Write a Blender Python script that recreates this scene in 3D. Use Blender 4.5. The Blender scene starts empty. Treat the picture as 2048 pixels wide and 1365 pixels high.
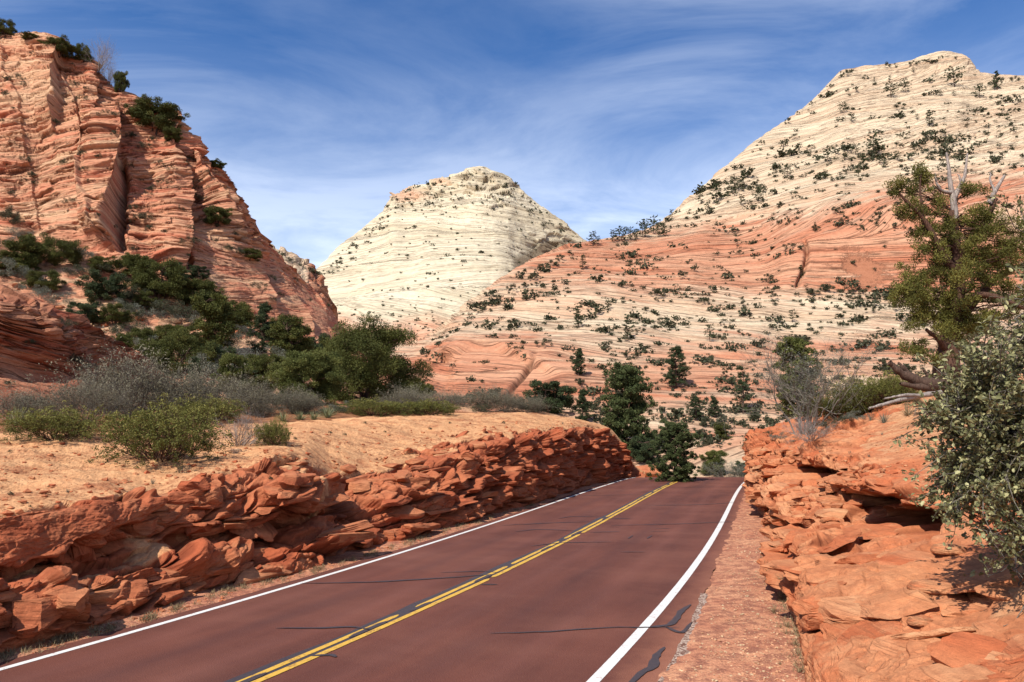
import bpy, math, random
import numpy as np
from mathutils import Vector
from mathutils.bvhtree import BVHTree
from math import radians as rad

SC = bpy.context.scene
COL = SC.collection
rng = np.random.default_rng(7)
random.seed(7)

# ------------------------------------------------------------------ camera geometry
F = 1500.0
HOR = 860.0
CZ = 3.0
PITCH = math.atan((HOR - 682.5) / F)
cp, sp = math.cos(PITCH), math.sin(PITCH)


def P(px, py, d):
    """point at distance d (metres along y) seen by the survey camera at px,py of the photograph"""
    px = np.asarray(px, float); py = np.asarray(py, float); d = np.asarray(d, float)
    a = (px - 1024) / F
    b = -(py - 682.5) / F
    y = cp - sp * b
    z = sp + cp * b
    s = d / y
    return np.stack([a * s, d + 0 * a, CZ + z * s], -1)


def proj(X):
    x, y, z = X[..., 0], X[..., 1], X[..., 2] - CZ
    f = np.maximum(y * cp + z * sp, .1)
    u = -y * sp + z * cp
    return 1024 + F * x / f, 682.5 - F * u / f


# ------------------------------------------------------------------ numpy noise
def _hash(ix, iy, iz, seed):
    h = (ix.astype(np.int64) * 374761393 + iy.astype(np.int64) * 668265263 + iz.astype(np.int64) * 2147483647 + seed * 974634777) & 0xFFFFFFFF
    h = ((h ^ (h >> 13)) * 1274126177) & 0xFFFFFFFF
    h = ((h ^ (h >> 16)) * 2246822519) & 0xFFFFFFFF
    return (h ^ (h >> 15)) & 0xFFFFFFFF


def perlin(x, y, z, seed=0):
    x, y, z = np.broadcast_arrays(np.asarray(x, np.float64), y, z)
    x0 = np.floor(x); y0 = np.floor(y); z0 = np.floor(z)
    fx = (x - x0).astype(np.float32); fy = (y - y0).astype(np.float32); fz = (z - z0).astype(np.float32)
    ux = fx * fx * fx * (fx * (fx * 6 - 15) + 10); uy = fy * fy * fy * (fy * (fy * 6 - 15) + 10); uz = fz * fz * fz * (fz * (fz * 6 - 15) + 10)
    out = 0
    for dx in (0, 1):
        for dy in (0, 1):
            for dz in (0, 1):
                h = _hash(x0 + dx, y0 + dy, z0 + dz, seed)
                gx = ((h & 1023) / 511.5 - 1).astype(np.float32)
                gy = (((h >> 10) & 1023) / 511.5 - 1).astype(np.float32)
                gz = (((h >> 20) & 1023) / 511.5 - 1).astype(np.float32)
                w = (ux if dx else 1 - ux) * (uy if dy else 1 - uy) * (uz if dz else 1 - uz)
                out = out + w * (gx * (fx - dx) + gy * (fy - dy) + gz * (fz - dz))
    return out * 1.15


def fbm(x, y, z, octv=4, seed=0, gain=.5):
    s = 0; a = 1.; f = 1.
    for i in range(octv):
        s = s + a * perlin(x * f, y * f, z * f, seed + i * 17)
        a *= gain; f *= 2.03
    return s


def facets(x, y, z, seed=0, tilt=.8):
    """voronoi cells, each a tilted plane: returns (height, F2-F1, random of cell)"""
    x, y, z = [np.asarray(v, np.float64) for v in np.broadcast_arrays(x, y, z)]
    x0 = np.floor(x); y0 = np.floor(y); z0 = np.floor(z)
    f1 = np.full(x.shape, 9.); f2 = np.full(x.shape, 9.); hh = np.zeros(x.shape, np.float32); rr = np.zeros(x.shape, np.float32)
    for dx in (-1, 0, 1):
        for dy in (-1, 0, 1):
            for dz in (-1, 0, 1):
                h = _hash(x0 + dx, y0 + dy, z0 + dz, seed)
                cx = x0 + dx + (h & 255) / 255.; cy = y0 + dy + ((h >> 8) & 255) / 255.; cz = z0 + dz + ((h >> 16) & 255) / 255.
                ex = x - cx; ey = y - cy; ez = z - cz
                d = np.sqrt(ex * ex + ey * ey + ez * ez)
                h2 = _hash(x0 + dx, y0 + dy, z0 + dz, seed + 91)
                r0 = (h2 & 255) / 127.5 - 1; r1 = ((h2 >> 8) & 255) / 127.5 - 1; r2 = ((h2 >> 16) & 255) / 127.5 - 1
                v = r0 * .5 + tilt * (r1 * ex + r2 * ez)
                m = d < f1
                f2 = np.where(m, f1, np.minimum(f2, d))
                f1 = np.where(m, d, f1)
                hh = np.where(m, v, hh); rr = np.where(m, r0, rr)
    return hh, f2 - f1, rr


def sstep(a, b, x):
    t = np.clip((x - a) / (b - a), 0, 1)
    return t * t * (3 - 2 * t)


def pchip(xk, yk, x):
    """monotone cubic, yk shape (K, ...)"""
    xk = np.asarray(xk, float); yk = np.asarray(yk, float); x = np.asarray(x, float)
    h = np.diff(xk)
    sh = (len(h),) + (1,) * (yk.ndim - 1)
    dl = np.diff(yk, axis=0) / h.reshape(sh)
    m = np.zeros_like(yk)
    a, b = dl[:-1], dl[1:]
    with np.errstate(all='ignore'):
        hm = np.where(a * b > 0, 2 * a * b / (a + b), 0)
    m[1:-1] = np.nan_to_num(hm); m[0] = dl[0]; m[-1] = dl[-1]
    i = np.clip(np.searchsorted(xk, x) - 1, 0, len(h) - 1)
    t = ((x - xk[i]) / h[i]).reshape((len(x),) + (1,) * (yk.ndim - 1))
    hh = h[i].reshape(t.shape)
    y0, y1, m0, m1 = yk[i], yk[i + 1], m[i] * hh, m[i + 1] * hh
    t2, t3 = t * t, t * t * t
    return (2 * t3 - 3 * t2 + 1) * y0 + (t3 - 2 * t2 + t) * m0 + (-2 * t3 + 3 * t2) * y1 + (t3 - t2) * m1


# ------------------------------------------------------------------ mesh helpers
def tag(o, label=None, cat=None, group=None, kind=None):
    if label: o['label'] = label
    if cat: o['category'] = cat
    if group: o['group'] = group
    if kind: o['kind'] = kind
    return o


def mesh_np(name, V, Fc, mat=None, smooth=True, parent=None, attrs=None, link=True):
    """V (n,3), Fc (m,k) uniform polygons or list of such arrays"""
    if not isinstance(Fc, list): Fc = [Fc]
    Fc = [f for f in Fc if len(f)]
    me = bpy.data.meshes.new(name)
    V = np.ascontiguousarray(V, dtype=np.float32)
    me.vertices.add(len(V)); me.vertices.foreach_set('co', V.ravel())
    nl = sum(f.size for f in Fc); npoly = sum(len(f) for f in Fc)
    me.loops.add(nl); me.polygons.add(npoly)
    me.loops.foreach_set('vertex_index', np.concatenate([f.ravel() for f in Fc]).astype(np.int32))
    tot = np.concatenate([np.full(len(f), f.shape[1]) for f in Fc]).astype(np.int32)
    st = np.concatenate([[0], np.cumsum(tot)[:-1]]).astype(np.int32)
    me.polygons.foreach_set('loop_start', st)
    try: me.polygons.foreach_set('loop_total', tot)
    except Exception: pass
    me.polygons.foreach_set('use_smooth', np.full(npoly, smooth))
    for k, a in (attrs or {}).items():
        a = np.ascontiguousarray(a, dtype=np.float32)
        if a.ndim == 2:
            at = me.attributes.new(k, 'FLOAT_VECTOR', 'POINT'); at.data.foreach_set('vector', a.ravel())
        else:
            at = me.attributes.new(k, 'FLOAT', 'POINT'); at.data.foreach_set('value', a.ravel())
    me.update(calc_edges=True)
    if mat: me.materials.append(mat)
    if not link: return me
    o = bpy.data.objects.new(name, me); COL.objects.link(o)
    if parent: o.parent = parent
    return o


def grid_faces(nv, nu, flip=False):
    i = np.arange(nv * nu).reshape(nv, nu)
    f = np.stack([i[:-1, :-1], i[:-1, 1:], i[1:, 1:], i[1:, :-1]], -1).reshape(-1, 4)
    return f[:, ::-1].copy() if flip else f


def normals(G, toward=None):
    du = np.gradient(G, axis=1); dv = np.gradient(G, axis=0)
    n = np.cross(du, dv); n /= np.maximum(np.linalg.norm(n, axis=-1, keepdims=True), 1e-9)
    return n


BV = {}


def reg_bvh(name, G, step=3):
    g = G[::step, ::step]
    nv, nu = g.shape[:2]
    BV[name] = BVHTree.FromPolygons([tuple(p) for p in g.reshape(-1, 3).tolist()], grid_faces(nv, nu).tolist())


def hit(px, py, names=None):
    p0 = Vector((0, 0, CZ)); q = P(px, py, 1.0); d = (Vector(q.tolist()) - p0).normalized()
    best = None
    for k in (names or BV.keys()):
        h = BV[k].ray_cast(p0, d)
        if h[0] is not None and (best is None or h[3] < best[1]): best = (h[0], h[3], k)
    return best


# ------------------------------------------------------------------ materials
def new_mat(name):
    m = bpy.data.materials.new(name); m.use_nodes = True
    nt = m.node_tree; nt.nodes.clear()
    return m, nt


class N:
    def __init__(s, nt): s.nt = nt

    def n(s, t, **kw):
        x = s.nt.nodes.new(t)
        for k, v in kw.items(): setattr(x, k, v)
        return x

    def l(s, a, b): s.nt.links.new(a, b)

    def val(s, node, **kw):
        for k, v in kw.items(): node.inputs[k.replace('_', ' ')].default_value = v
        return node

    def attr(s, name, vec=False):
        a = s.n('ShaderNodeAttribute', attribute_name=name)
        return a.outputs['Vector' if vec else 'Fac']

    def mapping(s, vec, scale, loc=(0, 0, 0)):
        m = s.n('ShaderNodeMapping'); m.inputs['Scale'].default_value = scale; m.inputs['Location'].default_value = loc
        s.l(vec, m.inputs['Vector']); return m.outputs[0]

    def noise(s, vec, scale=1, detail=4, rough=.5, dist=0):
        x = s.n('ShaderNodeTexNoise'); x.inputs['Scale'].default_value = scale; x.inputs['Detail'].default_value = detail
        x.inputs['Roughness'].default_value = rough; x.inputs['Distortion'].default_value = dist
        if vec is not None: s.l(vec, x.inputs['Vector'])
        return x.outputs['Fac']

    def ramp(s, fac, stops, interp='LINEAR'):
        r = s.n('ShaderNodeValToRGB'); r.color_ramp.interpolation = interp
        e = r.color_ramp.elements
        while len(e) < len(stops): e.new(.5)
        for i, (p, c) in enumerate(stops):
            e[i].position = p
            if not hasattr(c, '__len__'): c = (c, c, c)
            e[i].color = (*c, 1) if len(c) == 3 else c
        s.l(fac, r.inputs[0]); return r.outputs[0]

    def mix(s, fac, a, b, mode='MIX'):
        x = s.n('ShaderNodeMix', data_type='RGBA', blend_type=mode)
        for sock, v in ((x.inputs[0], fac), (x.inputs[6], a), (x.inputs[7], b)):
            if isinstance(v, bpy.types.NodeSocket): s.l(v, sock)
            elif hasattr(v, '__len__'): sock.default_value = (*v, 1) if len(v) == 3 else v
            else: sock.default_value = v
        return x.outputs[2]

    def math(s, op, a, b=0., clamp=False):
        x = s.n('ShaderNodeMath', operation=op); x.use_clamp = clamp
        for sock, v in ((x.inputs[0], a), (x.inputs[1], b)):
            if isinstance(v, bpy.types.NodeSocket): s.l(v, sock)
            else: sock.default_value = v
        return x.outputs[0]

    def bump(s, h, strength, dist, normal=None):
        b = s.n('ShaderNodeBump'); b.inputs['Strength'].default_value = strength; b.inputs['Distance'].default_value = dist
        s.l(h, b.inputs['Height'])
        if normal is not None: s.l(normal, b.inputs['Normal'])
        return b.outputs[0]

    def out(s, color, rough=.9, normal=None, spec=.15, metallic=0):
        p = s.n('ShaderNodeBsdfPrincipled')
        if isinstance(color, bpy.types.NodeSocket): s.l(color, p.inputs['Base Color'])
        else: p.inputs['Base Color'].default_value = (*color, 1)
        if isinstance(rough, bpy.types.NodeSocket): s.l(rough, p.inputs['Roughness'])
        else: p.inputs['Roughness'].default_value = rough
        p.inputs['Specular IOR Level'].default_value = spec
        if normal is not None: s.l(normal, p.inputs['Normal'])
        o = s.n('ShaderNodeOutputMaterial'); s.l(p.outputs[0], o.inputs[0]); return p


def srgb(r, g, b, k=1.):
    def c(v):
        v /= 255.
        return (v / 12.92 if v < .04045 else ((v + .055) / 1.055) ** 2.4) * k
    return (c(r), c(g), c(b))


def rock_mat(name, pale, pale2, red, red2, dark, k=1., line=.5, bumpd=.3, sandc=None, stc=1.):
    """k = size of the layering in metres; attributes: bed (x, y, layer coordinate), red, sand"""
    m, nt = new_mat(name); s = N(nt)
    bed = s.attr('bed', True); redf = s.attr('red')
    geo = s.n('ShaderNodeNewGeometry').outputs['Position']
    n1 = s.noise(s.mapping(bed, (.05 * stc / k, .05 * stc / k, .55 / k)), 1, 4, .6)
    n2 = s.noise(s.mapping(bed, (.16 * stc / k, .16 * stc / k, 2.6 / k)), 1, 3, .6, .3)
    n3 = s.noise(s.mapping(bed, (.5 * stc / k, .5 * stc / k, 7. / k)), 1, 3, .6)
    n4 = s.noise(geo, .22 / k, 6, .6)
    n5 = s.noise(geo, 2.2 / k, 6, .65)
    cp_ = s.mix(s.ramp(n1, [(.35, 0), (.65, 1)]), pale, pale2)
    cr_ = s.mix(s.ramp(n1, [(.4, 0), (.62, 1)]), red, red2)
    rf = s.math('ADD', redf, s.math('MULTIPLY', s.math('SUBTRACT', n2, .5), .9))
    rf = s.math('ADD', rf, s.math('MULTIPLY', s.math('SUBTRACT', n4, .5), .7))
    c = s.mix(s.ramp(rf, [(.25, 0), (.75, 1)]), cp_, cr_)
    c = s.mix(s.ramp(n3, [(.3, .28), (.5, 0)]), c, dark)
    c = s.mix(1., c, s.ramp(n5, [(.25, .8), (.75, 1.15)]), 'MULTIPLY')
    # thin weathered partings: varnished cracks, plus tiny ledge shadows painted into the colour
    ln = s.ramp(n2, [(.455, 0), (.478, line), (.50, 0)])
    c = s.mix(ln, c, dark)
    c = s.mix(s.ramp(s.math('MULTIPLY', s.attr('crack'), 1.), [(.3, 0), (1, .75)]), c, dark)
    n6 = s.noise(geo, 14. / k, 3, .7)
    hgt = s.math('ADD', s.math('MULTIPLY', n3, .7), s.math('ADD', s.math('MULTIPLY', n5, .6), s.math('MULTIPLY', n6, .22)))
    hgt = s.math('SUBTRACT', hgt, s.math('MULTIPLY', ln, .9))
    if sandc:
        sf = s.attr('sand')
        sn = s.noise(geo, 3., 8, .7)
        sn2 = s.noise(geo, 14., 4, .7)
        sc = s.mix(s.ramp(sn, [(.35, 0), (.65, 1)]), sandc[0], sandc[1])
        cst = s.noise(geo, .55, 3, .5); cs2 = s.noise(geo, 7., 5, .75)
        sc = s.mix(s.math('MULTIPLY', s.ramp(cst, [(.45, .1), (.6, 1)]), s.ramp(cs2, [(.40, .75), (.52, 0)])), sc, sandc[2])
        sc = s.mix(s.ramp(sn2, [(.3, .45), (.45, 0)]), sc, sandc[2])
        sfac = s.ramp(s.math('ADD', sf, s.math('MULTIPLY', s.math('SUBTRACT', s.noise(geo, 1.6, 5, .65), .5), .8)), [(.42, 0), (.58, 1)])
        c = s.mix(sfac, c, sc)
        hgt = s.math('ADD', s.math('MULTIPLY', hgt, s.math('SUBTRACT', 1., sfac)), s.math('MULTIPLY', s.math('MULTIPLY', sn2, .35), sfac))
    if bumpd < .06:
        st_ = s.noise(geo, 1.1, 5, .65)
        c = s.mix(s.ramp(st_, [(.52, 0), (.66, .55)]), c, dark if False else (red2[0] * .62, red2[1] * .55, red2[2] * .55))
        c = s.mix(s.ramp(s.noise(geo, .8, 5, .7), [(.56, 0), (.70, .6)]), c, pale)
        gr_ = s.noise(geo, 60, 3, .8)
        c = s.mix(1., c, s.ramp(gr_, [(.3, .84), (.7, 1.12)]), 'MULTIPLY')
        hgt = s.math('ADD', hgt, s.math('MULTIPLY', gr_, .16))
    nrm = s.bump(hgt, 1., bumpd)
    s.out(c, .92, nrm, .1)
    return m


PALE = srgb(228, 205, 168, .78); PALE2 = srgb(205, 182, 150, .72)
RED = srgb(214, 128, 84, .80); RED2 = srgb(226, 158, 118, .80)
M = {}
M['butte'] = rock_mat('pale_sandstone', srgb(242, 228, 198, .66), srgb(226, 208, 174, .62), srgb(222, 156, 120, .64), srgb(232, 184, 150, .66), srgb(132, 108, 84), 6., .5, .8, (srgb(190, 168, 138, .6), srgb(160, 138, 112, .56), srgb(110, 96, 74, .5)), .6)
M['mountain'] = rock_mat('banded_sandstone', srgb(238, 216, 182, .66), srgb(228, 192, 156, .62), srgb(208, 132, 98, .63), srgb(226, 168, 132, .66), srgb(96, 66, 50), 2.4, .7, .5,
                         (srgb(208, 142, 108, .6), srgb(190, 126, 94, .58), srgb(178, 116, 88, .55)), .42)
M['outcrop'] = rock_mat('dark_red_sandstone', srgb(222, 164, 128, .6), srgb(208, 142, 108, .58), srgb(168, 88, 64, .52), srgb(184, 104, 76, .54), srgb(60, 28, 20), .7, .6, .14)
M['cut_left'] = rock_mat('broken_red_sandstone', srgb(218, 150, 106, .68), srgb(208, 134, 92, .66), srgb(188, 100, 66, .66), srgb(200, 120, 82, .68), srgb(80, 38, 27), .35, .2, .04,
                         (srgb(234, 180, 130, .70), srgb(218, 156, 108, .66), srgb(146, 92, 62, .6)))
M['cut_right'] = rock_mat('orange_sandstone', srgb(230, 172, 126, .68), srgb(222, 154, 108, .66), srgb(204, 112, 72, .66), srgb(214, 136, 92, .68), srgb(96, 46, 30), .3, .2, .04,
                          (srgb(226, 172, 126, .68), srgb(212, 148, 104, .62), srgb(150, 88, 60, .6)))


# ------------------------------------------------------------------ bedding coordinates
def bedding(G, H, dipmax, warp, seed, wl=60., rise=(0, 0)):
    x, y, z = G[..., 0], G[..., 1], G[..., 2]
    Z = z + warp * fbm(x / wl, y / wl, z / wl * .5, 2, seed) + rise[0] * x + rise[1] * y
    q = Z / H + .35 * perlin(x / (wl * 1.5), y / (wl * 1.5), 0 * x, seed + 5)
    i = np.floor(q)
    h = _hash(i, i * 0 + 3, i * 0 + 7, seed)
    dip = ((h & 1023) / 511.5 - 1) * dipmax
    dip2 = (((h >> 10) & 1023) / 511.5 - 1) * dipmax * .5
    t = Z + dip * (x + 3 * H / 4 * perlin(x / (H * 6), y / (H * 6), i, seed + 9)) + dip2 * y + ((h >> 20) & 255) * .37
    edge = np.abs(q - np.round(q)) * H
    return t, edge, i


def ledges(x, y, t, L, h, seed, sharp=.12):
    """grooves between layers: 0 on the layer, up to 1 in the parting"""
    n = perlin(x / L, y / L, t / h, seed)
    m = sstep(-.15, .25, perlin(x / (L * .7), y / (L * .7), t / (h * 2.5), seed + 3))
    return (1 - sstep(0, sharp, np.abs(n))) * m


def terr(x, y, t, L, h, seed):
    """stepped layers: random outset for each layer with smooth change along it"""
    q = t / h
    i = np.floor(q); f = q - i
    a = perlin(x / L, y / L, i * 7.31, seed); b = perlin(x / L, y / L, (i + 1) * 7.31, seed)
    w = sstep(.8, 1., f)
    return a * (1 - w) + b * w, i


def blur(a, k=1):
    for _ in range(k):
        b = np.pad(a, 1, mode='edge')
        a = (b[1:-1, 1:-1] * 2 + b[:-2, 1:-1] + b[2:, 1:-1] + b[1:-1, :-2] + b[1:-1, 2:]) / 6
    return a


def blobs(px, py, B):
    s = 0
    for cx, cy, rx, ry, v in B:
        s = s + v * np.exp(-(((px - cx) / rx) ** 2 + ((py - cy) / ry) ** 2))
    return s


# ------------------------------------------------------------------ lofts
def loft_cols(keys, cols, rowpos, uk, vk):
    """cols: (C,K,3) world control points -> grid (len(vk), len(uk), 3)"""
    A = np.asarray(cols, float)
    B = pchip(keys, A, uk)                       # (nu,K,3)
    Cc = pchip(rowpos, np.transpose(B, (1, 0, 2)), vk)   # (nv,nu,3)
    return Cc


def seg_params(counts):
    v = []
    for i, c in enumerate(counts): v += list(i + np.arange(c) / c)
    v.append(len(counts))
    return np.array(v)


def columns(spec, K, back):
    """spec: {px: [(py, d), ...]} bottom to ridge; resampled to K rows; back: world offsets behind the ridge"""
    keys = sorted(spec); out = []
    for px in keys:
        pts = spec[px]
        py = np.array([p[0] for p in pts], float); d = np.array([p[1] for p in pts], float)
        fr = np.linspace(0, 1, K)
        yy = py[0] + (py[-1] - py[0]) * fr
        dd = pchip(-py, d, -yy)
        W = P(np.full(K, px), yy, dd)
        top = W[-1]
        B = [top + np.array(o) for o in back]
        out.append(np.vstack([W, B]))
    return keys, np.array(out)


def finish(name, G, mat, attrs, smooth=True, bvh=3, flip=False):
    A = {k: (v.reshape(-1, 3) if v.ndim == 3 else v.ravel()) for k, v in attrs.items()}
    o = mesh_np(name, G.reshape(-1, 3), grid_faces(*G.shape[:2], flip=flip), mat, smooth, attrs=A)
    tag(o, kind='structure')
    if bvh: reg_bvh(name, G, bvh)
    return o


Q = 1.0   # mesh density

# ---- mountain on the right with the slickrock hill below it
spec = {
    600: [(870, 100), (800, 130), (765, 175), (745, 215)],
    680: [(880, 100), (800, 132), (745, 175), (716, 212)],
    760: [(900, 98), (800, 132), (738, 170), (700, 208)],
    840: [(930, 92), (800, 128), (740, 165), (680, 212)],
    900: [(950, 90), (790, 124), (700, 165), (642, 212)],
    960: [(955, 86), (785, 124), (690, 165), (592, 222)],
    1020: [(960, 84), (780, 125), (680, 168), (545, 235)],
    1100: [(970, 82), (780, 125), (650, 178), (506, 250)],
    1165: [(975, 80), (780, 127), (620, 190), (486, 262)],
    1250: [(980, 80), (780, 130), (600, 202), (520, 245), (472, 280)],
    1330: [(985, 80), (800, 125), (600, 206), (500, 255), (440, 330)],
    1380: [(985, 80), (800, 125), (600, 206), (485, 262), (396, 352)],
    1450: [(985, 80), (800, 125), (600, 206), (470, 272), (400, 315), (334, 380)],
    1520: [(985, 80), (800, 125), (600, 206), (470, 262), (400, 308), (276, 402)],
    1580: [(985, 80), (800, 125), (620, 200), (560, 212), (460, 240), (380, 308), (236, 422)],
    1640: [(985, 80), (800, 125), (620, 198), (580, 210), (455, 228), (370, 300), (188, 442)],
    1690: [(985, 80), (800, 125), (620, 198), (580, 210), (450, 226), (350, 300), (140, 458)],
    1790: [(985, 80), (800, 125), (620, 196), (580, 206), (440, 222), (340, 295), (128, 462)],
    1890: [(985, 80), (800, 125), (620, 194), (580, 204), (430, 220), (330, 292), (106, 468)],
    1925: [(985, 80), (800, 125), (620, 194), (580, 204), (430, 220), (330, 292), (112, 466)],
    1960: [(985, 80), (800, 125), (620, 194), (575, 204), (420, 220), (330, 290), (146, 455)],
    2048: [(985, 80), (800, 125), (620, 192), (570, 203), (410, 222), (320, 290), (152, 448)],
    2200: [(985, 80), (800, 125), (620, 190), (560, 203), (400, 222), (320, 290), (170, 440)],
    2500: [(985, 80), (800, 125), (620, 190), (560, 203), (420, 222), (360, 290), (260, 430)],
}
keys, cols = columns(spec, 13, [(0, 14, -2), (0, 50, -22), (0, 130, -90), (0, 200, -240)])
nu, nv = int(1250 * Q), int(56 * Q)
uk = np.concatenate([np.linspace(600, 2080, nu), np.linspace(2085, 2500, 60)])
vk = seg_params([nv] * 12 + [16, 10, 6, 4])
G = loft_cols(keys, cols, np.arange(cols.shape[1]), uk, vk)
x, y, z = G[..., 0], G[..., 1], G[..., 2]
px, py = proj(G)
n = normals(G); n *= np.where(n[..., 1:2] > 0, -1, 1)
upm = sstep(490, 400, py) * sstep(1250, 1450, px)
Gb = G.copy(); Gb[..., 2] -= upm * .24 * (x - 60) + (1 - upm) * .03 * x
t, edge, idx = bedding(Gb, 15., .20, 2., 11, 160.)
amp = sstep(85, 160, y)
big = 2.4 * fbm(x / 45, y / 45, z / 26, 3, 21)
st1, i1 = terr(x, y, t, 40., 2.2, 31)
st2, i2 = terr(x, y, t, 22., .8, 37)
gr = ledges(x, y, t, 44., .8, 41, .13)
gr2 = ledges(x, y, t, 60., 2.0, 47, .07)
smoothface = blobs(px, py, [(1720, 510, 120, 60, 1.), (1600, 250, 260, 60, .25)])
rough_upper = blobs(px, py, [(1900, 280, 300, 90, 1.), (1500, 430, 180, 40, .8), (1850, 130, 160, 30, .8)])
k = (1 - .8 * np.clip(smoothface, 0, 1)) * (.75 + .7 * np.clip(rough_upper, 0, 1))
fz, fe, fr_ = facets(x / 7, y / 7, t / 2.2, 53, .9)
disp = big + k * (st1 * 1.3 + st2 * .5 - gr * .35 - gr2 * .8 + fz * (.25 + .9 * np.clip(rough_upper, 0, 1)) + .5 * fbm(x / 5, y / 5, z / 3, 3, 61))
# carved hollows: the red alcove and the dark gash below it, and the recess of the far wall
al = sstep(0, 18, 800 - py) * sstep(0, 8, py - (712 - 26 * np.exp(-((px - 960) / 90) ** 2) + .0012 * (px - 960) ** 2 * 1.0)) * sstep(850, 880, px) * sstep(1130, 1080, px)
disp = blur(disp, 1) - 3. * blur(al, 2)
gash = np.exp(-((px - (1040 + (px * 0 + 1) * (745 - py) * .9)) / 7) ** 2) * sstep(700, 730, py) * sstep(800, 780, py)
disp = disp - 2.5 * gash
wallc = np.exp(-((px - 1604 - 10 * np.sin(py / 25)) / 5) ** 2) * sstep(470, 490, py) * sstep(585, 560, py)
disp = disp - 2.6 * wallc
dirv = n * np.array([1, 1, .55])
G2 = G + dirv * (disp * (.25 + .75 * amp))[..., None]
redm = .31 + blobs(px, py, [(1720, 500, 330, 95, .5), (1150, 520, 220, 60, .4), (1450, 520, 180, 60, .36), (1960, 380, 200, 40, .35), (970, 740, 150, 60, .75),
                            (1300, 640, 260, 40, -.15), (1650, 620, 260, 35, -.3), (1350, 770, 500, 60, .32), (1750, 700, 300, 30, .25), (1950, 560, 120, 60, .3)])
ub = 455 - (px - 1330) * .19 + 12 * fbm(x / 30, y / 30, z / 10, 3, 71)
redm = np.where(px > 1250, redm * sstep(-55, 45, py - ub + 25 * fbm(x / 12, y / 12, t / 2., 3, 79)) + .05, redm)
redm = redm + .10 * sstep(800, 900, py) + .26 * fbm(x / 25, y / 25, t / 2.5, 3, 73)
MG = (px, py)
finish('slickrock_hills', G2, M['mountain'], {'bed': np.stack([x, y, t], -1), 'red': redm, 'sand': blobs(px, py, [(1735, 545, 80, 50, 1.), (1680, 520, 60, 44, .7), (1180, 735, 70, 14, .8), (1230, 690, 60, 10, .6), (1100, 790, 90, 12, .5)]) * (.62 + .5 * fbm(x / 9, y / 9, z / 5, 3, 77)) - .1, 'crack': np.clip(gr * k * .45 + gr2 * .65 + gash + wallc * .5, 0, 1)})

# ---- the pale butte
spec = {
    470: [(800, 250), (700, 330), (640, 420), (600, 480)],
    560: [(800, 250), (700, 330), (640, 400), (575, 470)],
    600: [(800, 250), (700, 330), (640, 395), (562, 470)],
    640: [(800, 250), (700, 325), (620, 400), (540, 480)],
    700: [(800, 250), (690, 330), (580, 420), (482, 505)],
    740: [(800, 250), (690, 325), (560, 420), (446, 515)],
    770: [(800, 250), (690, 325), (550, 420), (418, 520)],
    786: [(800, 250), (690, 325), (540, 422), (391, 522)],
    815: [(800, 250), (690, 325), (540, 420), (379, 528)],
    870: [(800, 250), (690, 320), (530, 415), (364, 530)],
    920: [(800, 250), (690, 320), (530, 412), (349, 532)],
    965: [(800, 250), (690, 322), (530, 412), (336, 532)],
    985: [(800, 250), (690, 325), (530, 414), (344, 530)],
    1020: [(800, 255), (690, 335), (530, 425), (357, 528)],
    1040: [(800, 260), (690, 345), (530, 440), (377, 528)],
    1080: [(800, 270), (690, 360), (530, 470), (410, 530)],
    1120: [(800, 280), (690, 380), (530, 490), (441, 532)],
    1165: [(800, 290), (690, 400), (530, 510), (480, 535)],
    1220: [(800, 300), (690, 410), (560, 515), (530, 540)],
    1300: [(800, 310), (690, 420), (600, 515), (580, 540)],
}
keys, cols = columns(spec, 9, [(0, 25, -3), (0, 70, -40), (0, 150, -150), (0, 200, -260)])
uk = np.linspace(470, 1300, int(620 * Q)); vk = seg_params([int(46 * Q)] * 8 + [12, 8, 5, 4])
G = loft_cols(keys, cols, np.arange(cols.shape[1]), uk, vk)
x, y, z = G[..., 0], G[..., 1], G[..., 2]; px, py = proj(G)
n = normals(G); n *= np.where(n[..., 1:2] > 0, -1, 1)
t, edge, idx = bedding(G, 26., .28, 7., 111, 160.)
st1, _ = terr(x, y, t, 60., 4.5, 131); st2, _ = terr(x, y, t, 25., 1.6, 137)
gr = ledges(x, y, t, 50., 2.2, 141, .09)
cap = np.clip(blobs(px, py, [(960, 350, 130, 45, 1.), (800, 385, 60, 25, 1.), (1110, 500, 50, 50, .9), (930, 400, 70, 30, .6)]), 0, 1)
fz, fe, _ = facets(x / 12, y / 12, z / 6, 153, .9)
vert = perlin(x / 9, y / 60, z / 60, 159)
disp = 5. * fbm(x / 80, y / 80, z / 60, 3, 121) + (.6 + cap) * (st1 * 1.6 + st2 * .6 - gr * .9) + cap * (fz * 5.) + vert * .8 + .7 * fbm(x / 7, y / 7, z / 5, 3, 161)
G2 = G + n * np.array([1, 1, .55]) * disp[..., None]
redm = .02 + blobs(px, py, [(800, 680, 160, 45, .85), (640, 660, 80, 50, .5), (860, 640, 60, 20, .3), (820, 392, 50, 14, .8), (880, 365, 25, 8, .6), (760, 470, 40, 60, .15), (1000, 500, 60, 80, .12), (830, 600, 200, 10, .2)]) + .1 * fbm(x / 40, y / 40, t / 4, 3, 171)
finish('butte_hill', G2, M['butte'], {'bed': np.stack([x, y, t], -1), 'red': redm, 'sand': blobs(px, py, [(1105, 505, 55, 32, .75), (1040, 530, 30, 25, .5), (1000, 352, 60, 14, .45), (940, 398, 60, 16, .4)]), 'crack': np.clip(gr * .3 + cap * (1 - sstep(0, .12, fe)) * .6, 0, 1)})

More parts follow.
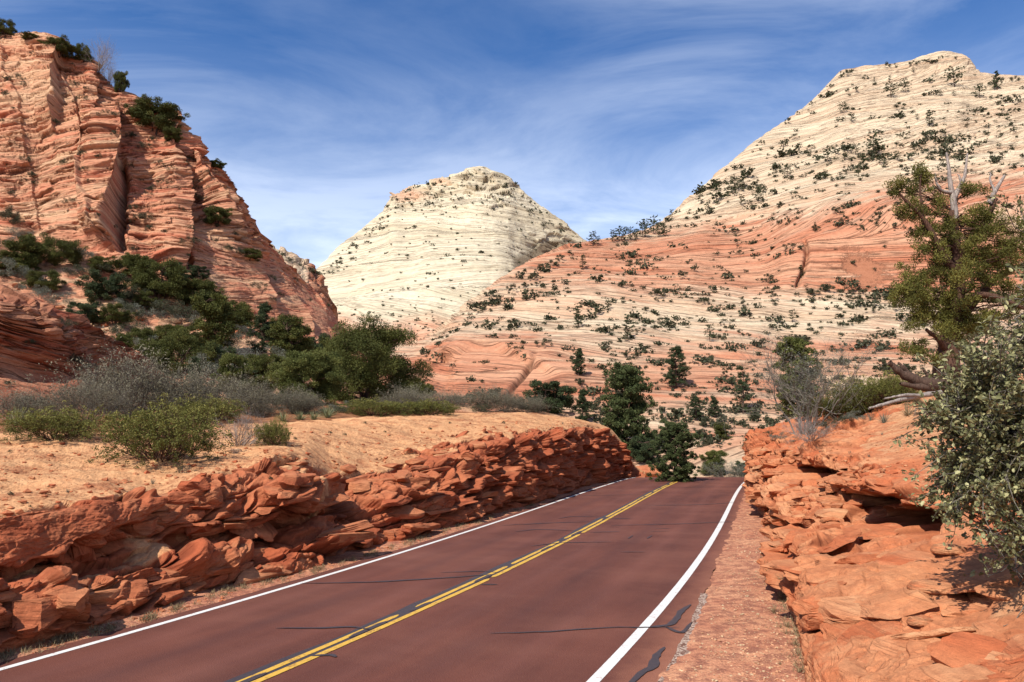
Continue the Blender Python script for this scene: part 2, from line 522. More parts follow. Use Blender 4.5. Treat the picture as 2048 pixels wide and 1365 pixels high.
# ---- small far ridge in the gap
spec = {500: [(720, 200), (600, 240), (478, 300)], 545: [(720, 200), (600, 240), (500, 300)], 565: [(720, 200), (600, 240), (507, 300)], 590: [(720, 200), (600, 240), (517, 302)],
        606: [(720, 200), (610, 240), (529, 305)], 625: [(720, 200), (620, 240), (536, 305)], 640: [(720, 200), (630, 240), (553, 310)], 652: [(720, 200), (650, 240), (596, 310)], 664: [(720, 200), (670, 240), (636, 310)], 690: [(740, 200), (710, 240), (690, 310)]}
keys, cols = columns(spec, 6, [(0, 10, -2), (0, 40, -30), (0, 60, -90)])
uk = np.linspace(500, 690, 170); vk = seg_params([24] * 5 + [6, 4, 3])
G = loft_cols(keys, cols, np.arange(cols.shape[1]), uk, vk)
x, y, z = G[..., 0], G[..., 1], G[..., 2]; px, py = proj(G)
n = normals(G); n *= np.where(n[..., 1:2] > 0, -1, 1)
t, edge, idx = bedding(G, 8., .3, 3., 211, 60.)
fz, fe, _ = facets(x / 5, y / 5, z / 7, 253, .9)
disp = 2.5 * fz + 2 * fbm(x / 14, y / 14, z / 8, 4, 221)
finish('ridge_hill', G + n * disp[..., None], M['mountain'], {'bed': np.stack([x, y, t], -1), 'red': .25 + .5 * sstep(605, 625, px), 'sand': 0 * px, 'crack': (1 - sstep(0, .15, fe)) * .8})

# ---- left talus slope and the big red cliff
spec = {
    -260: [(905, 15), (868, 22), (810, 42), (620, 75), (470, 86), (430, 90), (250, 97), (30, 110)],
    0: [(890, 17), (868, 22), (810, 42), (620, 75), (490, 86), (450, 90), (260, 98), (78, 112)],
    90: [(885, 18), (866, 23), (810, 42), (620, 76), (520, 87), (470, 91), (280, 100), (92, 112)],
    125: [(882, 18), (864, 23), (810, 42), (620, 77), (525, 87), (480, 91), (290, 100), (112, 112)],
    180: [(880, 19), (862, 24), (810, 43), (630, 78), (530, 88), (490, 92), (300, 101), (130, 112)],
    200: [(880, 19), (862, 24), (810, 43), (630, 78), (535, 88), (495, 92), (300, 101), (152, 113)],
    238: [(878, 19), (861, 25), (810, 43), (630, 78), (540, 89), (500, 92), (310, 102), (184, 113)],
    262: [(878, 20), (861, 25), (810, 44), (640, 79), (545, 89), (505, 92), (320, 102), (200, 113)],
    300: [(876, 20), (860, 26), (808, 44), (650, 80), (560, 90), (515, 93), (340, 103), (228, 113)],
    345: [(872, 21), (858, 27), (806, 45), (660, 80), (575, 91), (525, 94), (370, 103), (262, 114)],
    368: [(870, 21), (857, 27), (806, 45), (670, 80), (585, 92), (530, 95), (390, 104), (298, 114)],
    384: [(870, 21), (856, 28), (805, 45), (670, 80), (590, 92), (535, 95), (400, 105), (320, 114)],
    432: [(868, 22), (855, 28), (804, 46), (680, 80), (610, 93), (550, 96), (430, 106), (334, 116)],
    452: [(866, 22), (854, 29), (804, 46), (690, 80), (620, 94), (560, 97), (450, 107), (356, 117)],
    480: [(864, 22), (853, 29), (802, 47), (700, 80), (635, 95), (580, 98), (500, 108), (418, 120)],
    495: [(862, 23), (852, 30), (802, 47), (700, 80), (640, 96), (590, 99), (520, 109), (452, 122)],
    530: [(860, 23), (850, 31), (800, 48), (705, 80), (660, 97), (610, 101), (550, 112), (490, 126)],
    560: [(858, 24), (849, 31), (800, 49), (710, 82), (680, 98), (630, 103), (570, 114), (514, 130)],
    600: [(856, 25), (848, 32), (798, 50), (720, 84), (695, 100), (650, 107), (600, 118), (556, 138)],
    650: [(854, 26), (846, 33), (796, 52), (740, 84), (715, 100), (680, 108), (645, 122), (606, 146)],
    680: [(852, 27), (845, 34), (795, 53), (750, 84), (725, 100), (700, 112), (675, 126), (650, 150)],
    740: [(848, 28), (842, 36), (800, 54), (775, 84), (765, 96), (750, 112), (735, 128), (722, 146)],
    850: [(842, 32), (838, 38), (815, 54), (805, 78), (800, 86), (796, 92), (790, 98), (785, 105)],
    950: [(836, 36), (834, 42), (822, 54), (818, 70), (816, 74), (814, 78), (812, 82), (810, 86)],
    1060: [(836, 42), (832, 46), (828, 54), (826, 60), (825, 63), (824, 66), (823, 69), (822, 72)],
    1150: [(846, 48), (844, 50), (842, 54), (841, 57), (840, 59), (839, 61), (839, 63), (838, 65)],
}
keys = sorted(spec); cols = []
for kx in keys:
    W = P(np.full(8, kx), [a for a, b in spec[kx]], [b for a, b in spec[kx]])
    W[0, 2] -= 1.2
    tp = W[-1]
    cols.append(np.vstack([W, tp + (-2, 8, -.6), tp + (0, 30, -12), tp + (0, 60, -60)]))
cols = np.array(cols)
uk = np.concatenate([np.linspace(-260, -12, 60), np.linspace(-10, 690, int(760 * Q)), np.linspace(693, 1150, 150)])
vk = seg_params([14, 30, 110, 90, 45, 170, 170, 14, 8, 5])
G = loft_cols(keys, cols, np.arange(cols.shape[1]), uk, vk)
x, y, z = G[..., 0], G[..., 1], G[..., 2]; px, py = proj(G)
U = np.broadcast_to(uk[None, :], px.shape)
V = np.broadcast_to(vk[:, None], px.shape)
n = normals(G); n *= np.where(n[..., 1:2] > 0, -1, 1)


def saw(U, x0, x1, A, w=5.):
    """face swells toward the viewer from x0 to x1 and breaks back sharply at x1"""
    f = np.clip((U - x0) / (x1 - x0), 0, 1) ** 1.3
    return A * f * sstep(w, -w * .4, U - x1)


wob = 16 * fbm(z / 9, 0 * z, 0 * z, 4, 301) + 5 * fbm(z / 2, x / 3, 0 * z, 3, 302)
Uw = U + wob
on = sstep(4.7, 5.2, V)
bt = .8 * (saw(Uw, 60, 235, 6.5) * sstep(200, 245, py) * 1. + saw(Uw, 272, 366, 4.5) * sstep(370, 410, py) + saw(Uw, -60, 122, 4.0) * sstep(300, 240, py)
      + saw(Uw, 132, 192, 2.) * sstep(260, 210, py) + saw(Uw - (py - 300) * .35, 262, 345, 3.2) * sstep(440, 360, py)
      + saw(Uw - (py - 260) * .25, 90, 160, 1.3) + saw(Uw - (py - 400) * .4, 372, 440, 2.6) * sstep(490, 430, py) + saw(U + wob * 1.5 - (py - 400) * .55, 395, 425, 2.4)
      + saw(U + wob - (py - 450) * .7, 440, 475, 2.2) + saw(Uw - (py - 300) * .2, 15, 50, .7)) * sstep(9.05, 8.5, V)
# dark slot beside the tall buttress
slot = np.exp(-((Uw - 243) / 9.) ** 2) * sstep(290, 340, py) * sstep(560, 500, py) * 3.
slot2 = np.exp(-((Uw - 374) / 6.) ** 2) * sstep(420, 440, py) * sstep(590, 540, py) * 2.
t, edge, idx = bedding(G, 5.5, .22, 2., 311, 30., (-.05, 0))
tl = t
st1, _ = terr(x, y, t, 9., 1.3, 331); st2, i2 = terr(x, y, t, 5., .42, 337)
gr = ledges(x, y, t, 6., .55, 341, .13); gr2 = ledges(x, y, t, 10., 1.4, 347, .08)
fz, fe, _ = facets(x / 3.2, y / 3.2, t / 1.1, 353, .8)
fz2, fe2, _ = facets(x / 1.1, y / 1.1, t / .4, 357, .8)
smooth_slab = np.clip(blobs(px, py, [(440, 560, 60, 90, 1.), (560, 610, 90, 70, 1.), (640, 640, 50, 50, 1.), (500, 560, 50, 50, .5), (60, 230, 80, 60, .4), (120, 430, 60, 60, .45)]), 0, 1)
kk = 1 - .8 * smooth_slab
cl = sstep(3.3, 4.6, V) * sstep(9.5, 8.6, V)
ta = sstep(1.3, 2.2, V) * (1 - cl)
dispc = on * (bt - slot - slot2) + cl * (1 - .6 * sstep(560, 640, px)) * (2.2 * fbm(x / 14, y / 14, z / 9, 3, 361) * .8 + kk * (st1 * .42 + st2 * .22 + fz * .55 + fz2 * .2 - gr * .75 - gr2 * 1.0)) + cl * .18 * fbm(x / 1.5, y / 1.5, z / 1., 3, 367)
dispt = ta * (1.2 * fbm(x / 9, y / 9, 0 * z, 4, 371) + .25 * blur(facets(x / 2.6, y / 2.6, 0 * z, 359, .7)[0]))
dispf = sstep(1.5, .7, V) * .0 + sstep(2.4, 1.0, V) * .12 * fbm(x / 2, y / 2, 0 * x, 4, 377)
dv = n * np.array([1, 1, .45])
G2 = G + dv * dispc[..., None]; G2[..., 2] += dispt + dispf
redm = .56 + .36 * fbm(x / 12, y / 12, t / 1.2, 3, 381) - .35 * cl * blobs(px, py, [(60, 200, 120, 120, .6), (120, 430, 100, 120, .5), (420, 520, 60, 110, .5)]) - .3 * ta * sstep(-.1, .4, fz)
sand = sstep(2.2, 1.4, V)
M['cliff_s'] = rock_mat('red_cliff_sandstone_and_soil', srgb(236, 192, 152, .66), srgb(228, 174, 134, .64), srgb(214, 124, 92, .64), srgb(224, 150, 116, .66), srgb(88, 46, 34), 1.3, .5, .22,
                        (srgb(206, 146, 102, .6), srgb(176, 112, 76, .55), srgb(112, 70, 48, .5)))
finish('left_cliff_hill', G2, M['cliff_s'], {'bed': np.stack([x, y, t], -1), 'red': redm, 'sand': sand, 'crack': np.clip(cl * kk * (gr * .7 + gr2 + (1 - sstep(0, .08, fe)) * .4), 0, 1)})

# ---- dark outcrop at the left edge
spec = {-300: [(880, 24), (800, 33), (720, 34), (600, 35), (500, 37)], -120: [(880, 24), (800, 33), (720, 34), (620, 34.5), (540, 37)], 0: [(870, 26), (800, 34), (720, 36), (620, 35), (577, 37.5)],
        60: [(865, 27), (800, 34.5), (730, 37), (650, 36.5), (600, 38.5)], 110: [(860, 28), (795, 35.5), (740, 38), (680, 37.6), (632, 39.5)], 160: [(855, 29), (790, 36.5), (750, 38.5), (710, 39.), (684, 40.5)],
        185: [(850, 30), (790, 37.5), (765, 39), (745, 40), (728, 41)], 215: [(850, 31), (800, 38), (790, 39.5), (782, 41), (776, 42)]}
keys = sorted(spec); cols = []
for kx in keys:
    W = P(np.full(5, kx), [a for a, b in spec[kx]], [b for a, b in spec[kx]]); tp = W[-1]
    cols.append(np.vstack([W, tp + (-.5, 2, .1), tp + (0, 8, -1), tp + (0, 12, -6)]))
uk = np.linspace(-300, 215, int(420 * Q)); vk = seg_params([20, 90, 130, 90, 16, 10, 5])
G = loft_cols(keys, np.array(cols), np.arange(8), uk, vk)
x, y, z = G[..., 0], G[..., 1], G[..., 2]
n = normals(G); n *= np.where(n[..., 1:2] > 0, -1, 1)
t, edge, idx = bedding(G, 3., .15, .5, 411, 12., (.34, 0))
st1, _ = terr(x, y, t, 4., .5, 431); st2, _ = terr(x, y, t, 3., .17, 437)
gr = ledges(x, y, t, 3., .25, 441, .12)
fz, fe, _ = facets(x / 1.6, y / 1.6, t / .5, 453, .8)
k4 = sstep(1.2, 1.8, vk)[:, None] * (.3 + .7 * sstep(1.9, 2.5, vk)[:, None])
disp = .9 * fbm(x / 4, y / 4, z / 3, 3, 421) + k4 * (st1 * .55 + st2 * .3 + fz * .25 - gr * .4) + .05 * fbm(x / .6, y / .6, z / .4, 3, 467)
finish('dark_outcrop_hill', G + n * np.array([1, 1, .5]) * disp[..., None], M['outcrop'], {'bed': np.stack([x, y, t], -1), 'red': .5 + .5 * fbm(x / 7, y / 7, t / .35, 3, 481), 'crack': np.clip(gr * .7, 0, 1)})

# ---- road alignment (from survey of the markings, flat plane z=0 then crest)
Cpx = [(485, 1362), (639, 1309), (776, 1249.5), (960, 1164), (1000, 1146), (1059, 1114), (1117, 1085), (1158, 1064), (1220, 1035), (1264, 1008), (1322, 979), (1350, 966), (1381, 952)]
cc = []
for a, b in Cpx:
    q = P(a, b, 1.); s_ = -CZ / (q[2] - CZ); cc.append((q[0] * s_, s_))
cc = np.array(cc)
pf = np.polyfit(cc[:, 1], cc[:, 0], 3, w=1 / np.sqrt(cc[:, 1]))


def cx(y):
    y = np.asarray(y, float)
    yc = np.clip(y, 8.5, 50)
    d = np.polyval(np.polyder(pf), yc)
    return np.polyval(pf, yc) + d * (y - yc)


def road_z(y):
    y = np.asarray(y, float); u = np.clip(y - 46, 0, 8.5)
    return np.maximum(-.006 * u * u - .102 * np.clip(y - 54.5, 0, None), -7.5)


ys = np.concatenate([np.linspace(-40, 4, 30), np.linspace(4.4, 60, 420), np.linspace(60.5, 125, 60)])
cl_pts = np.stack([cx(ys), ys], 1)
tg = np.gradient(cl_pts, axis=0); tg /= np.linalg.norm(tg, axis=1, keepdims=True)
nr = np.stack([tg[:, 1], -tg[:, 0]], 1)      # to the right
arc = np.concatenate([[0], np.cumsum(np.linalg.norm(np.diff(cl_pts, axis=0), axis=1))])


def ribbon(name, offL, offR, dz, mat, i0=0, i1=None, parent=None, nacross=2, kind=None):
    i1 = i1 or len(ys)
    sl = slice(i0, i1)
    L = np.broadcast_to(offL, ys.shape)[sl]; R = np.broadcast_to(offR, ys.shape)[sl]
    rows = []
    for j in range(nacross):
        f = j / (nacross - 1); o = L * (1 - f) + R * f
        p = cl_pts[sl] + nr[sl] * o[:, None]
        rows.append(np.column_stack([p, road_z(p[:, 1]) + dz]))
    G = np.stack(rows, 1)
    ruv = np.stack([np.broadcast_to(np.linspace(0, 1, nacross), G.shape[:2]) * (R - L)[:, None] + L[:, None], np.broadcast_to(arc[sl][:, None], G.shape[:2]), 0 * G[..., 0]], -1)
    return mesh_np(name, G.reshape(-1, 3), grid_faces(*G.shape[:2]), mat, True, parent, {'ruv': ruv.reshape(-1, 3)})


LW, RW = 3.2, 3.78
m, nt = new_mat('red_asphalt'); s = N(nt)
ruv = s.attr('ruv', True); geo = s.n('ShaderNodeNewGeometry').outputs['Position']
a = s.noise(s.mapping(ruv, (.9, .16, 1)), 1, 4, .6); b = s.noise(geo, 60, 3, .8); c_ = s.noise(s.mapping(ruv, (.25, .5, 1)), 1, 5, .6)
agg = s.n('ShaderNodeTexVoronoi'); agg.inputs['Scale'].default_value = 55; s.l(geo, agg.inputs['Vector'])
col = s.mix(s.ramp(a, [(.3, 0), (.7, 1)]), srgb(78, 42, 33), srgb(106, 60, 46))
col = s.mix(s.ramp(c_, [(.45, 0), (.75, .5)]), col, srgb(124, 78, 62))
col = s.mix(s.ramp(b, [(.3, .4), (.55, 0)]), col, srgb(70, 38, 38))
col = s.mix(s.ramp(agg.outputs['Distance'], [(0, .35), (.25, 0)]), col, srgb(176, 128, 112))
sxr = s.n('ShaderNodeSeparateXYZ'); s.l(ruv, sxr.inputs[0])
tr_ = s.math('ABSOLUTE', s.math('SUBTRACT', s.math('ABSOLUTE', s.math('SUBTRACT', s.math('ABSOLUTE', sxr.outputs[0]), 1.75)), .85))
col = s.mix(s.ramp(tr_, [(.0, .10), (.32, 0)]), col, srgb(134, 88, 78))
oil = s.math('ABSOLUTE', s.math('SUBTRACT', s.math('ABSOLUTE', sxr.outputs[0]), 1.75))
col = s.mix(s.math('MULTIPLY', s.ramp(oil, [(.0, .34), (.35, 0)]), s.ramp(c_, [(.35, .3), (.6, 1)])), col, srgb(62, 38, 38))
spk = s.noise(geo, 7, 6, .75)
col = s.mix(s.ramp(spk, [(.66, 0), (.74, .35)]), col, srgb(170, 116, 92))
eg = s.math('ADD', s.math('ABSOLUTE', sxr.outputs[0]), s.math('MULTIPLY', s.noise(geo, 2.5, 5, .7), .7))
col = s.mix(s.ramp(s.math('MULTIPLY', eg, .2), [(.84, 0), (.96, .5)]), col, srgb(176, 116, 88, .8))
s.out(col, .82, s.bump(s.math('ADD', b, agg.outputs['Distance']), .7, .006), .25)
M['asphalt'] = m
m, nt = new_mat('white_road_paint'); s = N(nt); geo = s.n('ShaderNodeNewGeometry').outputs['Position']
w = s.noise(geo, 30, 6, .75); w2 = s.noise(geo, 5, 5, .7)
s.out(s.mix(s.ramp(s.math('ADD', w, s.math('MULTIPLY', w2, .6)), [(.60, .85), (.76, 0)]), (.60, .585, .55), srgb(150, 110, 100)), .7)
M['white'] = m
m, nt = new_mat('yellow_road_paint'); s = N(nt); geo = s.n('ShaderNodeNewGeometry').outputs['Position']
w = s.noise(geo, 26, 6, .75); w2 = s.noise(geo, 3, 5, .7)
s.out(s.mix(s.ramp(s.math('ADD', w, s.math('MULTIPLY', w2, .7)), [(.66, .95), (.84, 0)]), srgb(216, 170, 72, .8), srgb(120, 84, 60)), .65)
M['yellow'] = m
m, nt = new_mat('tar_sealant'); s = N(nt); geo = s.n('ShaderNodeNewGeometry').outputs['Position']
s.out(s.mix(s.noise(geo, 18, 4), srgb(46, 40, 42), srgb(70, 58, 58)), .55, None, .4)
M['tar'] = m

eR = RW + .42 + .10 * fbm(arc / 1.1, 0 * arc, 0 * arc, 4, 505) + .35 * np.exp(-((ys - 11) / 5) ** 2)
eL = -LW - .30 - .05 * fbm(arc / 1.1, 0 * arc + 9, 0 * arc, 4, 507)
road = ribbon('road', eL, eR, .0, M['asphalt'], nacross=14)
tag(road, kind='structure')
for nm, o0, hw in (('edge_line', -LW, .055), ('edge_line', RW, .075)):
    ww = hw * (1 + .05 * fbm(arc / .5, 0 * arc + o0, 0 * arc, 3, 511))
    ribbon(nm, o0 - ww, o0 + ww, .004, M['white'], parent=road)
# tar under the centre lines, then the two yellow lines broken in places, then tar blobs over them
tw = .10 * fbm(arc / 1.7, 0 * arc, 0 * arc, 4, 521)
ribbon('tar_strip', -.17 - .17 * np.clip(fbm(arc / 4, 0 * arc + 4, 0 * arc, 3, 523) + .5, 0, 1), .04 + .4 * tw, .004, M['tar'], parent=road)


def broken(name, o0, hw, dz, mat, seed, thr):
    nn = fbm(arc / 1.4, 0 * arc + seed, 0 * arc, 3, seed)
    far = sstep(60, 30, ys)
    on = nn > thr
    Vs, Fs, A, k0 = [], [], [], 0
    i = 0
    while i < len(ys) - 1:
        if on[i]:
            j = i
            while j < len(ys) - 1 and on[j]: j += 1
            if j - i >= 2:
                idx = np.arange(i, j + 1)
                wv = hw * (1 + .12 * fbm(arc[idx] / .4, 0 * idx, 0 * idx + seed, 3, seed + 2)) * np.minimum(1, .35 + .65 * np.minimum(idx - i, j - idx) / 1.)
                sh = .02 * fbm(arc[idx] / 3, 0 * idx, 0 * idx + seed, 3, seed + 4)
                for sd in (-1, 1):
                    p = cl_pts[idx] + nr[idx] * (o0 + sh + sd * wv)[:, None]
                    Vs.append(np.column_stack([p, road_z(p[:, 1]) + dz]))
                m_ = len(idx)
                q = np.arange(m_ - 1)
                Fs.append(np.stack([k0 + q, k0 + m_ + q, k0 + m_ + q + 1, k0 + q + 1], 1)); k0 += 2 * m_
            i = j
        i += 1
    return mesh_np(name, np.vstack(Vs), np.vstack(Fs), mat, True, road)


broken('centre_line', .085, .052, .008, M['yellow'], 541, -.50)
broken('centre_line', -.085, .048, .008, M['yellow'], 557, -.22)
broken('tar_patch', -.03, .05, .012, M['tar'], 571, .10)


def crack(name, pts, w, seed, hstart=.012):
    """pts: photo pixels on the pavement -> irregular sealant ribbon"""
    W = []
    for a, b in pts:
        q = P(a, b, 1.); s_ = -CZ / (q[2] - CZ); W.append((q[0] * s_, s_))
    W = np.array(W); tk = np.arange(len(W)); nn = 60
    C2 = pchip(tk, W, np.linspace(0, len(W) - 1, nn))
    C2[:, 1] += .06 * fbm(C2[:, 0] * 1.1, 0 * C2[:, 0], 0 * C2[:, 0] + seed, 3, seed)
    tg_ = np.gradient(C2, axis=0); tg_ /= np.linalg.norm(tg_, axis=1, keepdims=True) + 1e-9
    nn_ = np.stack([-tg_[:, 1], tg_[:, 0]], 1)
    e = np.sin(np.linspace(0, math.pi, nn)) ** .4
    ww = w * e * (1 + .5 * fbm(C2[:, 0] * 4, C2[:, 1] * 4, 0 * C2[:, 0] + seed, 3, seed + 1)) + .002
    A = C2 + nn_ * ww[:, None]; B = C2 - nn_ * ww[:, None]
    Vv = np.vstack([np.column_stack([A, road_z(A[:, 1]) + hstart]), np.column_stack([B, road_z(B[:, 1]) + hstart])])
    q = np.arange(nn - 1)
    return mesh_np(name, Vv, np.stack([q, nn + q, nn + q + 1, q + 1], 1), M['tar'], True, road)


CR = [([(600, 1168), (720, 1166), (840, 1160), (930, 1154), (985, 1150)], .05), ([(550, 1258), (640, 1257), (700, 1256), (740, 1262)], .045), ([(978, 1269), (1100, 1264), (1240, 1256), (1360, 1257)], .028),
      ([(1300, 1256), (1335, 1253), (1352, 1240), (1362, 1224), (1382, 1210)], .07), ([(1255, 1372), (1284, 1346), (1304, 1336), (1312, 1314), (1330, 1296)], .075), ([(1330, 1254), (1362, 1266), (1384, 1246)], .05),
      ([(880, 1146), (950, 1144), (1000, 1147)], .03), ([(620, 1314), (660, 1312), (672, 1316)], .05), ([(960, 1170), (995, 1170)], .04), ([(1000, 1052), (1080, 1048), (1180, 1044)], .05),
      ([(1030, 1064), (1080, 1060), (1150, 1062)], .05), ([(1115, 1038), (1150, 1034), (1200, 1034)], .045), ([(1060, 1093), (1140, 1086), (1225, 1085)], .045), ([(1240, 1105), (1290, 1105)], .03),
      ([(1220, 1052), (1350, 1049), (1470, 1044)], .045), ([(1180, 1066), (1240, 1064)], .04), ([(1290, 1012), (1400, 1010), (1475, 1005)], .05), ([(1160, 992), (1280, 990)], .05), ([(1300, 1064), (1340, 1063)], .03),
      ([(1310, 1058), (1345, 1058)], .03), ([(1256, 1078), (1266, 1072)], .03), ([(1294, 1078), (1304, 1072)], .03), ([(1215, 1038), (1262, 1038)], .05), ([(1330, 976), (1470, 974)], .04)]
for i, (p_, w_) in enumerate(CR): crack('tar_seam', p_, w_ * .72, 600 + i)

# ---- ground sheet (verge, valley floor, out to the horizon)
gx = np.concatenate([np.linspace(-4000, -130, 14), np.linspace(-120, -14, 40), np.linspace(-13, 40, 500), np.linspace(41, 140, 50), np.linspace(150, 4000, 14)])
gy = np.concatenate([np.linspace(-4000, -60, 10), np.linspace(-50, 5, 30), np.linspace(5.2, 60, 460), np.linspace(61, 180, 90), np.linspace(190, 6000, 16)])
X, Y = np.meshgrid(gx, gy)
lat = (X - cx(Y)) * np.interp(Y, ys, nr[:, 0])
Z = road_z(Y) - .03
eRY = np.interp(Y, ys, eR); eLY = np.interp(Y, ys, eL)
onroad = sstep(eLY - .06, eLY + .14, lat) * sstep(eRY - .04, eRY - .26, lat)
near = sstep(70, 55, np.abs(Y - 20)) * sstep(30, 20, np.abs(lat))
Z = Z - onroad * .06 + (1 - onroad) * near * (.034 + .03 * fbm(X / 1.3, Y / 1.3, 0 * X, 4, 701) + .02 * fbm(X / .25, Y / .25, 0 * X, 2, 703)) + near * .03 * sstep(RW + .45, RW + 1., lat)
Z = np.where(Y > 90, np.maximum(Z, -7.6), Z)
m, nt = new_mat('verge_gravel_and_soil'); s = N(nt); geo = s.n('ShaderNodeNewGeometry').outputs['Position']
n1_ = s.noise(geo, .9, 6, .65); n2_ = s.noise(geo, 22, 4, .8); n3_ = s.noise(geo, 5, 5, .7)
vo = s.n('ShaderNodeTexVoronoi'); vo.inputs['Scale'].default_value = 26; s.l(geo, vo.inputs['Vector'])
col = s.mix(s.ramp(n1_, [(.35, 0), (.65, 1)]), srgb(196, 128, 98, .74), srgb(220, 160, 122, .78))
col = s.mix(s.ramp(n3_, [(.42, .7), (.56, 0)]), col, srgb(146, 92, 78, .65))
col = s.mix(s.ramp(n2_, [(.32, .6), (.46, 0)]), col, srgb(84, 50, 40, .7))
gvc = s.mix(s.ramp(vo.outputs['Color'], [(.2, 0), (.8, 1)]), srgb(150, 104, 88), srgb(226, 184, 156))
col = s.mix(s.ramp(vo.outputs['Distance'], [(.12, .55), (.3, 0)]), col, s.mix(1., gvc, srgb(230, 180, 150), 'MULTIPLY'))
s.out(col, .95, s.bump(s.math('ADD', n2_, s.math('MULTIPLY', vo.outputs['Distance'], -.8)), .9, .02), .1)
M['verge'] = m
Gg = np.stack([X, Y, Z], -1)
g = mesh_np('ground', Gg.reshape(-1, 3), grid_faces(*X.shape), M['verge'], True); tag(g, kind='structure')
sub = (Gg[10:, 14:-14])
reg_bvh('ground', sub, 3)

# gravel shoulder strip broken along the right pavement edge
m, nt = new_mat('crumbled_pavement_gravel'); s = N(nt); geo = s.n('ShaderNodeNewGeometry').outputs['Position']
vo = s.n('ShaderNodeTexVoronoi'); vo.inputs['Scale'].default_value = 30; s.l(geo, vo.inputs['Vector'])
col = s.mix(s.ramp(vo.outputs['Distance'], [(.1, 0), (.5, 1)]), srgb(160, 122, 104, .66), srgb(126, 88, 72, .64))
s.out(s.mix(s.ramp(vo.outputs['Color'], [(.3, .0), (.8, .6)]), col, srgb(206, 186, 168)), .95, s.bump(vo.outputs['Distance'], .9, -.02), .1)
gi = np.where((ys > 4) & (ys < 16))[0]
gw = .14 * np.exp(-((ys - 11) / 5) ** 2) * (1 + .9 * fbm(arc / .5, 0 * arc, 0 * arc, 4, 711)) + .01
o = ribbon('gravel', eR - .06, eR + gw, .012, m, gi[0], gi[-1], nacross=4); tag(o, kind='stuff')

# ---- left road cut and sand bench
LC = {  # px: base py, then (py, setback) rows
    -1400: (1740, [(1475, .5), (1403, 1.4), (1382, .35), (1217, .5), (1189, 1.), (1074, 4), (917, 9.5)]),
    -500: (1475, [(1290, .5), (1240, 1.4), (1225, .35), (1110, .5), (1090, 1.), (1010, 4), (900, 9.5)]),
    -200: (1375, [(1225, .5), (1175, 1.4), (1160, .35), (1070, .5), (1055, 1.), (985, 4), (886, 9.6)]),
    0: (1309, [(1178, .5), (1142, 1.5), (1132, .30), (1040, .45), (1026, .9), (962, 4), (878, 9.8)]),
    60: (1290, [(1160, .5), (1130, 1.6), (1118, .30), (1024, .5), (1012, 1.), (955, 4), (874, 9.6)]),
    130: (1272, [(1165, .5), (1128, 1.7), (1092, .35), (1010, .6), (1000, 1.1), (950, 4), (870, 9.4)]),
    200: (1255, [(1158, .5), (1115, 1.7), (1076, .30), (1000, .7), (990, 1.2), (945, 4), (868, 9.2)]),
    260: (1242, [(1135, .6), (1092, 1.5), (1050, .7), (998, .9), (988, 1.4), (940, 4), (866, 9)]),
    310: (1230, [(1118, .8), (1086, 1.4), (1046, 1.0), (1008, 1.2), (996, 1.6), (935, 4), (865, 9)]),
    350: (1215, [(1112, .7), (1080, 1.4), (1048, .9), (985, 1.3), (972, 1.8), (930, 4), (864, 8.8)]),
    420: (1188, [(1108, .6), (1072, 1.5), (1046, .7), (958, 1.3), (948, 1.9), (915, 4), (862, 8.6)]),
    490: (1166, [(1104, .5), (1070, 1.5), (1034, .7), (942, 1.4), (932, 2.), (900, 4), (858, 8.4)]),
    560: (1154, [(1102, .5), (1062, 1.5), (1000, .6), (916, 1.5), (908, 2.1), (888, 4), (852, 8)]),
    605: (1143, [(1092, .5), (1058, 1.5), (985, .8), (930, 1.6), (918, 2.2), (888, 4), (850, 7.8)]),
    660: (1127, [(1090, .3), (1060, 1.3), (1000, 1.1), (962, 1.7), (948, 2.2), (900, 4), (848, 7.6)]),
    720: (1108, [(1070, .3), (1040, .9), (1004, 1.3), (966, 1.8), (950, 2.2), (900, 3.9), (844, 7.3)]),
    800: (1084, [(1045, .25), (1012, .6), (976, .9), (938, 1.7), (926, 2.1), (888, 3.7), (838, 7)]),
    880: (1060, [(1022, .12), (988, .22), (955, .4), (918, 1.1), (905, 1.8), (870, 3.5), (833, 6.5)]),
    960: (1038, [(1000, .06), (965, .12), (930, .25), (893, .7), (880, 1.3), (853, 3.2), (829, 6)]),
    1040: (1016, [(985, .03), (950, .06), (914, .12), (880, .4), (866, 1.0), (845, 2.7), (827, 5)]),
    1110: (994, [(962, .02), (930, .04), (898, .08), (868, .3), (854, .8), (842, 2.2), (834, 4)]),
    1170: (974, [(946, .02), (920, .04), (892, .06), (866, .25), (852, .6), (846, 1.4), (842, 2.4)]),
    1215: (964, [(945, .02), (922, .04), (898, .08), (872, .25), (862, .5), (858, .9), (856, 1.5)]),
    1245: (958, [(948, .1), (930, .15), (915, .2), (895, .35), (890, .45), (888, .6), (887, .9)]),
    1272: (953, [(950, .03), (946, .06), (942, .1), (938, .2), (936, .25), (935, .35), (934, .5)]),
    1290: (952, [(951, .03), (950, .06), (949, .1), (948, .15), (947, .2), (947, .25), (947, .3)]),
}
keys = sorted(LC); cols = []
